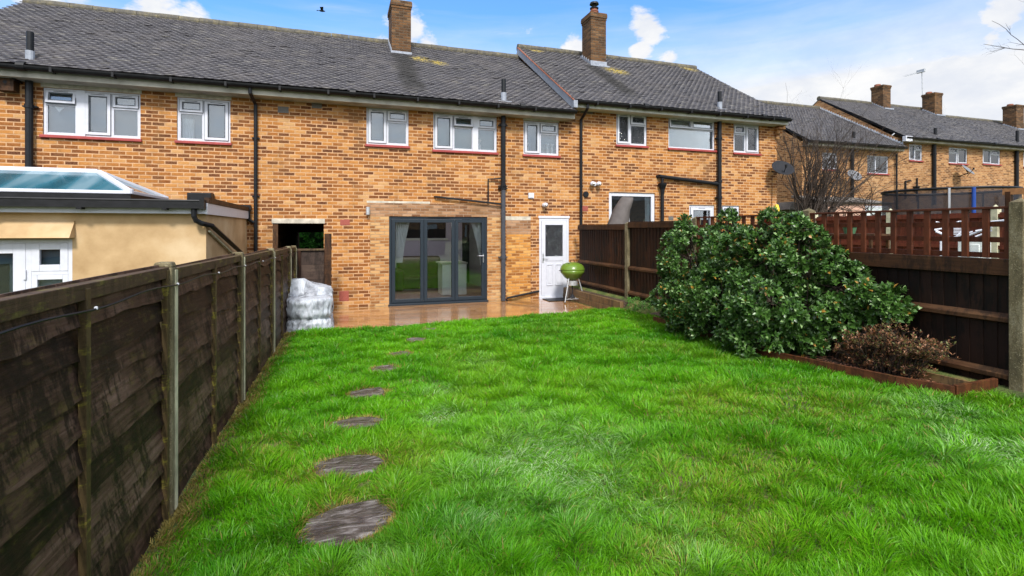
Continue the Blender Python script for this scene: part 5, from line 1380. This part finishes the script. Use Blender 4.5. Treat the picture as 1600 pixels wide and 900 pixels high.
# ------------------------------------------------------------------ things beyond the right fence
# parasol in taupe cover
def parasol():
    top = pt(981, 308, Y=10.9); bot = pt(966, 350, Y=10.9)
    e = empty('closed_parasol', (bot.x, 10.9, .35), 'folded garden parasol in a taupe cover leaning behind the right fence', 'parasol')
    b2 = Vector((bot.x-.06, 10.9, bot.z-.30)); ax = (top-b2)
    n = 22; vs = []; fs = []; m_ = 14
    for j in range(m_+1):
        v = j/m_; c = b2+ax*v+Vector((-.06*math.sin(v*3.1), 0, 0)); rr2 = .30*(1-v*.50) if v < .95 else .13
        for k in range(n):
            a = 2*math.pi*k/n; r_ = rr2*(1+.06*math.sin(k*3+v*9)+.04*math.sin(k*7-v*5)); vs.append(c+Vector((math.cos(a)*r_, math.sin(a)*r_, .02*math.sin(a))))
    for j in range(m_):
        for k in range(n): fs.append((j*n+k, j*n+(k+1)%n, (j+1)*n+(k+1)%n, (j+1)*n+k))
    fs.append(tuple(range(n-1, -1, -1))); fs.append(tuple(m_*n+k for k in range(n)))
    MB().add(vs, fs).build('cover', M['taupe'], e, smooth=True)
    MB().tube([(bot.x+.26, 10.9, .35), (bot.x+.29, 10.9, 2.0)], .022, 8).build('pole', M['white'], e)
parasol()
def dish(wallp, c, r, label, facing, mat='dish'):
    e = empty('satellite_dish', tuple(wallp), label, 'satellite dish')
    f_ = Vector(facing).normalized(); q_ = f_.to_track_quat('Z', 'Y').to_matrix().to_4x4()
    prof = [(0.001, 0), (r*.3, r*.02), (r*.6, r*.08), (r*.85, r*.16), (r, r*.22), (r*1.01, r*.20), (r*.6, r*.05), (0.001, -.02)]
    MB().lathe(prof, c, 30, q_).build('reflector', M[mat], e, smooth=True)
    c = Vector(c); d0 = c-Vector((0, 0, r*.85)); d1 = c+f_*r*1.0-Vector((0, 0, r*.45))
    MB().tube([d0, d1], .012, 6).lathe([(0, -.05), (.03, -.05), (.035, .04), (0, .05)], tuple(d1), 10).build('receiver_arm', M['black'], e)
    MB().tube([tuple(wallp), (wallp[0], c.y+.05, c.z-.1), (c.x, c.y+.03, c.z)], .022, 8).build('bracket', M['black'], e)
c = pt(1222, 264.5, Y=YF-.35); w0 = pt(1206, 268, Y=YF)
dish(w0, tuple(c), .30, 'dark grey satellite dish on the corner of the right house', (-.35, -1, .95))
MB_ = MB().tube([(w0.x-.02, YF-.03, w0.z-.1), (w0.x-.02, YF-.02, w0.z-1.2), (w0.x-.12, YF-.02, w0.z-1.25)], .007, 5)
tag(MB_.build('dish_cable', M['black']), 'thin black cable hanging from the dark dish down the brick corner', 'cable')

# far terrace
YEB = 15.0; XG = 22.5
def far_house(name_label, x0, x1, ze, zr, wins, seed, verge_left=True, gz=.8, group='terraced houses farther up the road'):
    e = empty('terraced_house', ((x0+x1)/2, YB+3.5, gz), name_label, 'house', group)
    holes = [w_[:4] for w_ in wins]
    wall(e, 'wall', M['brick_far'], x0, x1, gz-1.5, ze+.02, holes, YB)
    MB().add([(x0, YB, gz-1.5), (x0, YB+7.5, gz-1.5), (x0, YB+7.5, ze), (x0, YB+3.76, zr-.08), (x0, YB, ze)], [(0,1,2,3,4)]).build('gable_wall', M['brick_far'], e, fix=False)
    MB().add([(x1, YB, gz-1.5), (x1, YB+7.5, gz-1.5), (x1, YB+7.5, ze), (x1, YB+3.76, zr-.08), (x1, YB, ze)], [(0,1,2,3,4)]).build('gable_wall', M['brick_far'], e, fix=False)
    for w_ in wins: window(e, *w_[:4], YB, w_[4], sill=True, blind=w_[5] if len(w_) > 5 else 'blind', fw=.045)
    roof(e, x0-.012, x1+.02, YEB, ze, YEB+4.16, zr, M['tiles_far'], seed, tw=.165, gauge=.10)
    gutter(e, x0-.04, x1, YEB+.01, ze-.02, brackets=False)
    MB().box(x0, x1, YEB+.09, YEB+.11, ze-.17, ze-.05).box(x0, x1, YEB+.11, YB+.01, ze-.17, ze-.16).build('soffit', M['soffit'], e)
    return e
M['tiles_far'] = tilemat('roof_tiles_far')
w1 = wpx(1285, 238, 1308, 265.5, YB)+([(.5, 'F'), (.5, 'T')], 'blind'); w2 = wpx(1355, 242.5, 1388, 272, YB)+([(.42, 'X'), (.58, 'X')], 'blindwhite')
w2b = wpx(1348, 320, 1394, 345, YB)+([(.4, 'F'), (.6, 'X')], 'blindwhite')
f1 = far_house('far brick house with the lowest roof, left of the white flashing', 17.2, XG-.02, 5.16, 7.69, [w1, w2, w2b], 11)
w3 = wpx(1420.5, 225, 1441, 251.5, YB)+([(.48, 'T'), (.52, 'F')],); w4 = wpx(1482.5, 230, 1511.5, 256.5, YB)+([(.48, 'F'), (.52, 'T')],)
XS = 29.9
w5 = wpx(1535.5, 232.5, 1563, 257.5, YB)+([(.48, 'T'), (.52, 'F')],)
f2 = far_house('far brick house with chimney and brick gable above the lower roof', XG, XS, 5.60, 8.19, [w3, w4, w5], 12)
w6 = wpx(1599, 236, 1618, 262, YB)+([(1, 'T')],)
w6 = (max(w6[0], XS+.3),)+w6[1:]
f3 = far_house('farthest right brick house with aerial chimney at its party wall', XS+.01, 38.5, 5.60, 7.92, [w6], 13)
def far_chim(par, pxc, pxr, ytop, ybase, depth=.8):
    # front face between pxc..pxr, base on roof
    ze, zr = (5.6, 8.19) if par is f2 else (5.6, 7.92); s_ = (zr-ze)/4.16
    d = dirpx((pxc+pxr)/2, ybase); t = (ze-s_*YEB-CAMZ)/(d.z-s_*d.y); y = d.y*t; zb = CAMZ+d.z*t
    x0_ = pt(pxc, ybase, Y=y).x; x1_ = pt(pxr, ybase, Y=y).x; zt = pt(pxc, ytop, Y=y).z
    c = chimney(par, x0_, x1_, y, y+depth, zb-.3, zt, 'brick_dark', .035, .16)
    fl = MB()
    for i in range(6):
        yy_ = y+i*depth/6; z = zb+(yy_-y)*s_; fl.box(x0_-.03, x0_-.002, yy_, yy_+depth/6-.01, z-.05, z+.13)
    fl.box(x0_-.05, x1_+.05, y-.13, y-.005, zb-.02, zb+.05); fl.build('lead_flashing', M['lead'], c)
    MB().lathe([(.15, 0), (.14, .10), (.12, .11)], ((x0_+x1_)/2-.15, y+depth*.6, zt-.005), 14).build('chimney_pot', M['terracotta'], c)
    return (x0_, y, zb, zt)
far_chim(f2, 1380, 1391.7, 132, 171, .62)
c2 = far_chim(f2, 1460.6, 1472.3, 144, 181, .62)
far_chim(f3, 1588, 1600, 163, 203, .62)
# stepped flashing on gable of f2
fl = MB(); n_ = 34
for i in range(n_):
    u = i/n_; y = YEB+.15+(4.0)*u; z = 5.16+2.53*(y-YEB)/4.16
    fl.box(XG-.03, XG-.004, y, y+4.0/n_*.92, z-.03, z+.13)
fl.build('lead_flashing', simple('pale_flashing', (.42,.45,.50), .5, .4), f2)
MB().box(XG-.10, XG+.3, YEB-.02, YEB+.12, 5.40, 5.62).build('gable_box_end', M['white'], f2)
def fpipe(par, px, y0, y1, r=.06):
    a = pt(px, y0, Y=YB-.09); b = pt(px, y1, Y=YB-.09); pipe(par, 'soil_pipe', [(a.x, a.y, a.z), (a.x, a.y, b.z)], r, n=8, collars=((a.z*.8+b.z*.2),))
fpipe(f2, 1460, 221, 320, .075); fpipe(f3, 1589, 232, 330, .075) ; fpipe(f1, 1332, 232, 320, .06); fpipe(f2, 1401, 240, 325, .035)
def fvent(par, px, yb_, yt):
    a = pt(px, yb_, Y=YEB+.5); b = pt(px, yt, Y=YEB+.5); MB().tube([(a.x, a.y, a.z-.1), (a.x, a.y, b.z)], .065, 10).build('vent_pipe', M['black'], par)
fvent(f1, 1334, 222, 206); fvent(f2, 1461.5, 214, 200); fvent(f3, 1589.5, 222, 204)
# waste pipes on far wall
a = pt(1415, 296, Y=YB-.05); b = pt(1415, 283, Y=YB-.05); c = pt(1423, 282, Y=YB-.05)
MB().tube([a-Vector((0,0,.4)), b, c], .035, 6).build('waste_pipe', M['black'], f2)
a = pt(1433, 300, Y=YB-.05); b = pt(1433, 278, Y=YB-.05); MB().tube([a-Vector((0,0,.4)), b], .03, 6).lathe([(.05, -.15), (.14, 0), (.14, .03)], tuple(pt(1432, 292, Y=YB-.08)), 10).build('waste_pipe', M['black'], f2)
c = pt(1511, 266.5, Y=YB-.45); w0 = pt(1497, 276, Y=YB)
dish(w0, tuple(c), .30, 'pale grey satellite dish on the far house under its upper windows', (.25, -1, .9), 'dishpale')
c = pt(1334, 275, Y=YB-.45); w0 = pt(1330, 284, Y=YB)
dish(w0, tuple(c), .28, 'pale satellite dish on the far house half hidden by bare twigs', (-.2, -1, .8), 'dishpale')
# aerial
x_, y_, zb_, zt_2 = c2
a = pt(1441.5, 150, Y=y_+.6); top = pt(1440.5, 112, Y=y_+.6)
ae = empty('tv_aerial', (a.x, a.y, a.z), 'thin television aerial on a mast beside the middle far chimney', 'aerial')
MB().tube([(a.x, a.y, a.z-.1), (top.x, a.y, top.z)], .022, 6).build('mast', M['alu'], ae)
l_ = pt(1414, 119, Y=y_+.2); r_2 = pt(1441, 111.5, Y=y_+.6)
mb = MB().tube([l_, r_2], .014, 5); ax_ = (r_2-l_)
for k in range(9):
    p = l_+ax_*(k/9); mb.tube([p+Vector((.0, -.12, -.05)), p+Vector((0, .12, .05))], .005, 4)
mb.box(r_2.x-.15, r_2.x-.05, r_2.y-.2, r_2.y+.2, r_2.z-.08, r_2.z+.08)
mb.build('antenna', M['alu'], ae)

# neighbour's far fence, seen through the trellis
nf = empty('brown_fence', (11.5, 7, .7), 'red brown closeboard fence seen through the trellis beyond the next garden', 'fence')
mb = MB(); y = 1.0
while y < YF: mb.box(11.49, 11.51+.006*(int(y*7)%2), y, y+.12, .7, 2.03); y += .125
mb.build('fence_panel', M['farfence'], nf); MB().box(11.44, 11.50, 1, YF, 1.93, 2.0).box(11.44, 11.50, 1, YF, 1.35, 1.42).build('rail', M['farfence'], nf)
for y in (2.3, 4.2, 6.1, 8.0, 9.9): MB().box(11.42, 11.54, y-.055, y+.055, .7, 2.10).lathe([(.085, 0), (.01, .07)], (11.48, y, 2.10), 4).build('concrete_post', M['cpostpale'], nf)
# trampoline
tr_c = pt(1480, 320, X=15.0); R_ = 1.38; tz_ = 2.62
tp = empty('trampoline', (tr_c.x, tr_c.y, 1.2), 'round garden trampoline with black safety net behind the trellis fence', 'trampoline')
n = 40; ztop = pt(1480, 299, X=15.0).z
def ringpts(r, z, ph=0): return [(tr_c.x+r*math.cos(2*math.pi*k/n), tr_c.y+r*math.sin(2*math.pi*k/n), z+ph*math.cos(2*math.pi*k/n)) for k in range(n)]
hi, lo = ringpts(R_, ztop), ringpts(R_, ztop-.95)
MB().add(hi+lo, [(k, (k+1)%n, n+(k+1)%n, n+k) for k in range(n)]).build('safety_net', M['net'], tp, fix=False)
MB().tube(hi+[hi[0]], .035, 6).tube(lo+[lo[0]], .05, 6).build('frame', M['black'], tp)
MB().lathe([(.001, 0), (R_-.1, 0)], (tr_c.x, tr_c.y, ztop-1.0), 30).build('mat', M['black'], tp)
def pole_angle(px):
    best = min((abs(800+800*((tr_c.x+R_*math.cos(q))*CA-(tr_c.y+R_*math.sin(q))*SA)/((tr_c.x+R_*math.cos(q))*SA+(tr_c.y+R_*math.sin(q))*CA)-px), q) for q in [math.pi*(.75+.01*i) for i in range(110)])
    return best[1]
for a, mt, rr3 in ((pole_angle(1484), 'steel', .03), (pole_angle(1520), 'blue', .04), (pole_angle(1405), 'black', .022), (0, 'black', .022), (1, 'black', .022), (-1.1, 'black', .022)):
    x_ = tr_c.x+(R_+.05)*math.cos(a); yy_ = tr_c.y+(R_+.05)*math.sin(a)
    MB().tube([(x_, yy_, float(ground_h(x_, yy_))), (x_, yy_, ztop+.0)], rr3, 8).build('pole', M[mt], tp)
pA = pt(1482, 296, X=13.4); pB = pt(1485, 328, X=13.4); 
# washing airer beyond trellis
ar = empty('clothes_airer', (8.4, 4.6, .5), 'folded white clothes airer and chair frames seen through the trellis', 'clothes airer')
mb = MB()
def L3(px0, py0, px1, py1, X0=8.4, X1=8.5, r=.014): mb.tube([pt(px0, py0, X=X0), pt(px1, py1, X=X1)], r, 6)
for (a, b, c, d) in [(1430, 350, 1500, 350), (1460, 359, 1486, 372), (1460, 359, 1480, 356), (1486, 372, 1520, 362), (1492, 372, 1514, 350), (1500, 372, 1550, 355), (1462, 347, 1482, 351), (1490, 350, 1500, 346),
                     (1500, 346, 1512, 350), (1522, 349, 1590, 342), (1524, 361, 1548, 357), (1524, 370, 1550, 360), (1550, 352, 1600, 341), (1462, 362, 1500, 377)]: L3(a, b, c, d)
for k in range(5): L3(1490, 357+k*2.3, 1513, 357+k*2.3, r=.007)
mb.build('frame', M['white'], ar)
MB().tube([pt(1470, 372, X=8.4), pt(1470, 440, X=8.4)], .014, 6).tube([pt(1540, 360, X=8.4), pt(1545, 440, X=8.4)], .014, 6).build('leg', M['white'], ar)
a, b = pt(1523, 377, X=8.8), pt(1533, 400, X=8.8)
tag(MB().box(8.6, 8.8, a.y-.2, a.y+.1, .55, a.z).box(8.59, 8.60, a.y-.17, a.y-.06, .6, a.z-.04).build('storage_box', M['unit'], bevel=.01), 'upright white storage box behind the trellis near the big post', 'storage box')
# table with pots
tb = empty('garden_table', (8.6, 6.4, .5), 'small garden table behind the trellis beside the shrub', 'garden table')
p = pt(1330, 365, X=8.6)
MB().box(8.35, 8.85, p.y-.6, p.y+.5, p.z-.03, p.z).build('tabletop', M['rail'], tb)
for sx in (8.4, 8.8):
    for sy in (-.5, .4): MB().box(sx-.02, sx+.02, p.y+sy-.02, p.y+sy+.02, .5, p.z-.03).build('leg', M['rail'], tb)
pp = empty('plant_pot', (8.5, p.y, p.z), 'small green pot with pale rim on the table behind the trellis', 'plant pot')
MB().lathe([(.08, 0), (.11, .12), (.12, .12), (.12, .15), (.09, .15)], (8.5, p.y-.05, p.z), 14).build('pot', simple('green_pot', (.05,.13,.06)), pp)
MB().lathe([(.125, .12), (.13, .135), (.12, .14)], (8.5, p.y-.05, p.z), 14).build('rim', M['white'], pp)
# shed roof and yellow handle beyond the bush
a = pt(1240, 330, Y=12.9)
sd_ = empty('garden_shed', (a.x, 12.9, .6), 'low green shed with grey felt roof behind the shrub', 'shed')
MB().box(a.x-.30, a.x+.32, 12.8, 13.6, .6, a.z+.05).build('wall', simple('green_shed', (.10,.14,.06), .7), sd_)
MB().prism([(a.x-.36, a.z+.05), (a.x+.36, a.z+.03), (a.x+.20, a.z+.26), (a.x-.2, a.z+.30)], 'y', 12.75, 13.7).build('roof', M['airgrey'], sd_)
a, b = pt(1213, 320, X=6.6), pt(1219, 340, X=6.6)
tag(MB().beam(a, b-(a-b)*1.5, .05, .035).build('yellow_pole', M['yellow'], bevel=.006), 'bright yellow plastic pole poking up behind the shrub', 'pole')
# brown beam and canopy at far right
a, b = pt(1568, 300, X=14.5), pt(1640, 300, X=14.5)
pg = empty('pergola', (14.5, (a.y+b.y)/2, 1.2), 'orange brown timber pergola beam right of the trampoline', 'pergola')
MB().beam((14.5, a.y, a.z), (14.5, b.y-1, a.z), .08, .14).build('beam', simple('orange_wood', (.33,.15,.05), .6, vary=.3, scale=8), pg)
for yy_ in (a.y-.1, b.y-.9): MB().box(14.45, 14.55, yy_-.05, yy_+.05, 1.1, a.z).build('post', M['rail'], pg)
# low conservatory roof on far house
a = pt(1290, 316, Y=YB-1.5); b = pt(1392, 320, Y=YB-1.5)
cn = empty('lean_to', ((a.x+b.x)/2, YB-1, 1.0), 'low white lean-to at the back of the far house behind bare twigs', 'lean-to')
MB().prism([(YB-1.5, b.z-.0), (YB-.01, b.z+.30), (YB-.01, b.z+.38), (YB-1.6, b.z+.06)], 'x', a.x, b.x).build('roof', M['airgrey'], cn)
MB().box(a.x, b.x, YB-1.45, YB-1.35, .8, b.z).build('wall', simple('pink_render', (.55,.33,.24), .8), cn)
wn = MB().ring(b.x-1.3, b.x-.1, b.z-.55, b.z-.05, .06, YB-1.48, YB-1.40).box(b.x-.75, b.x-.68, YB-1.47, YB-1.41, b.z-.5, b.z-.08).build('window', M['white'], cn)
MB().box(b.x-1.26, b.x-.14, YB-1.465, YB-1.455, b.z-.5, b.z-.1).build('pane', M['blindwhite'], wn)

# ------------------------------------------------------------------ bare shrub and tree
rb = random.Random(31)
bs = empty('bare_shrub', (14.2, 12.0, 1.0), 'tangled leafless shrub in front of the far brick houses', 'shrub')
mb = MB()
for k in range(60):
    px = 1222+rb.random()*165; b0 = pt(1262+(px-1262)*.25+rb.uniform(-6, 6), 345, Y=12.0+rb.uniform(-.4, .4)); tgt = pt(px+rb.uniform(-35, 35), rb.uniform(175, 270)+max(0, (px-1310))*.55, Y=12.0+rb.uniform(-.8, .8))
    d = (tgt-b0); L_ = d.length; d.normalize()
    d = (d+Vector((0, 0, .1))).normalized()
    branch(mb, b0, d, L_*.85, .020, 3, rb, 4, .05, .5, (2, 5), 5, .50)
for k in range(34):
    b0 = pt(rb.uniform(1255, 1375), 342, Y=12.3+rb.uniform(-.3, .5)); tgt = pt(rb.uniform(1225, 1425), rb.uniform(235, 325), Y=12.3+rb.uniform(-1, .8))
    d = (tgt-b0); L_ = d.length; d.normalize()
    branch(mb, b0, d, L_*.8, .013, 3, rb, 4, -.05, .8, (2, 5), 5, .5)
mb.build('twigs', M['barkgrey'], bs)
tr = empty('bare_tree', (27, 9.0, 1.2), 'leafless tree reaching into the top right corner', 'tree')
tb_ = pt(1760, 340, Y=9.0); tr.location = (tb_.x, 9.0, 1.2); ORG[tr.name] = (tb_.x, 9.0, 1.2)
mb = MB(); mb.tube([(tb_.x, 9, 1.0), (tb_.x-.1, 9, 4.0), (tb_.x, 9.1, 7.2), (tb_.x+.1, 9, 11)], [.28, .2, .15, .08], 10); mb.build('trunk', M['bark'], tr)
mb = MB()
for k in range(30):
    py = rb.uniform(-60, 200); z = pt(1700, py+60, Y=9).z; b0 = Vector((tb_.x, 9.0, max(3., min(10.8, z))))
    tgt = pt(rb.uniform(1608, 1700), py, Y=9.0+rb.uniform(-1, 1)); d = tgt-b0; L_ = d.length
    branch(mb, b0, d.normalized(), L_*.72, .045, 4, rb, 5, .08, .6, (2, 4), 6, .40)
mb.build('branches', M['barkgrey'], tr)
# hedge beyond the passage
hd = empty('hedge', (-2.2, 21, 0), 'green leafy hedge seen through the passage under the house', 'hedge')
n = 1100; P_ = np.stack([rs_np.uniform(-3.2, .9, n), rs_np.uniform(20.6, 21.2, n), rs_np.uniform(0, 2.6, n)], 1)
def colh(rs, m, c): return np.array([.12,.42,.06])*rs.uniform(.5, 1.5, (m, 1))
leaves('foliage', hd, P_, np.tile([0, -1, .6], (n, 1))+rs_np.normal(0, .4, (n, 3)), 7, .12, colh, M['leafdull'], 3, spread=1.1)
MB().box(-3.2, .9, 21.1, 21.3, 0, 2.3).build('hedge_core', simple('hedge_dark', (.02,.06,.015), .9), hd)
# bird
bd = empty('bird', tuple(pt(503, 17, Y=22)), 'small dark bird flying above the roof ridge', 'bird')
c = pt(503, 17, Y=22)
mb = MB().lathe([(0, -.12), (.03, -.08), (.045, 0), (.03, .08), (0, .14)], tuple(c), 10, Matrix.Rotation(R(90), 4, 'Y'))
for s_ in (-1, 1): mb.add([c+Vector((-.03, 0, .0)), c+Vector((.05, 0, 0)), c+Vector((.06, s_*.16-.02, .10)), c+Vector((.02+.09*s_, s_*.25, .05)), c+Vector((-.02+.06*s_, s_*.15, .09))], [(0,1,2,3,4)])
mb.add([c+Vector((-.10, .02, 0)), c+Vector((-.10, -.02, 0)), c+Vector((-.20, -.05, -.01)), c+Vector((-.20, .05, -.01))], [(0,1,2,3)])
mb.build('body', M['soilbrown'], bd)
# rear of our garden, behind the camera (mirrored in the doors)
bf = empty('rear_fence', (2.3, -5, .2), 'brown boarded fence closing the garden behind the camera', 'fence')
mb = MB(); x = -1.1
while x < 5.6: mb.box(x, x+.12, -5.0-.01*(int(x*9)%2), -4.98, .1, 1.7); x += .123
mb.build('fence_panel', M['closebrown'], bf)

# houses behind the camera, mirrored in the glass
hb = empty('terraced_house', (4, -30, 0), 'long brick terrace behind the camera, mirrored in the window glass', 'house')
MB().box(-28, 36, -34, -26, -.2, 4.9).build('wall', M['brick_far'], hb)
MB().prism([(-25.6, 4.9), (-30, 7.4), (-34.4, 4.9)], 'x', -28.2, 36.2).build('roof', M['airgrey'], hb)
hw_ = MB()
for k in range(15):
    for z in (.9, 3.3): hw_.box(-26+k*4.2, -24.6+k*4.2, -25.99, -25.9, z, z+1.2)
hw_.build('window', M['blindwhite'], hb)
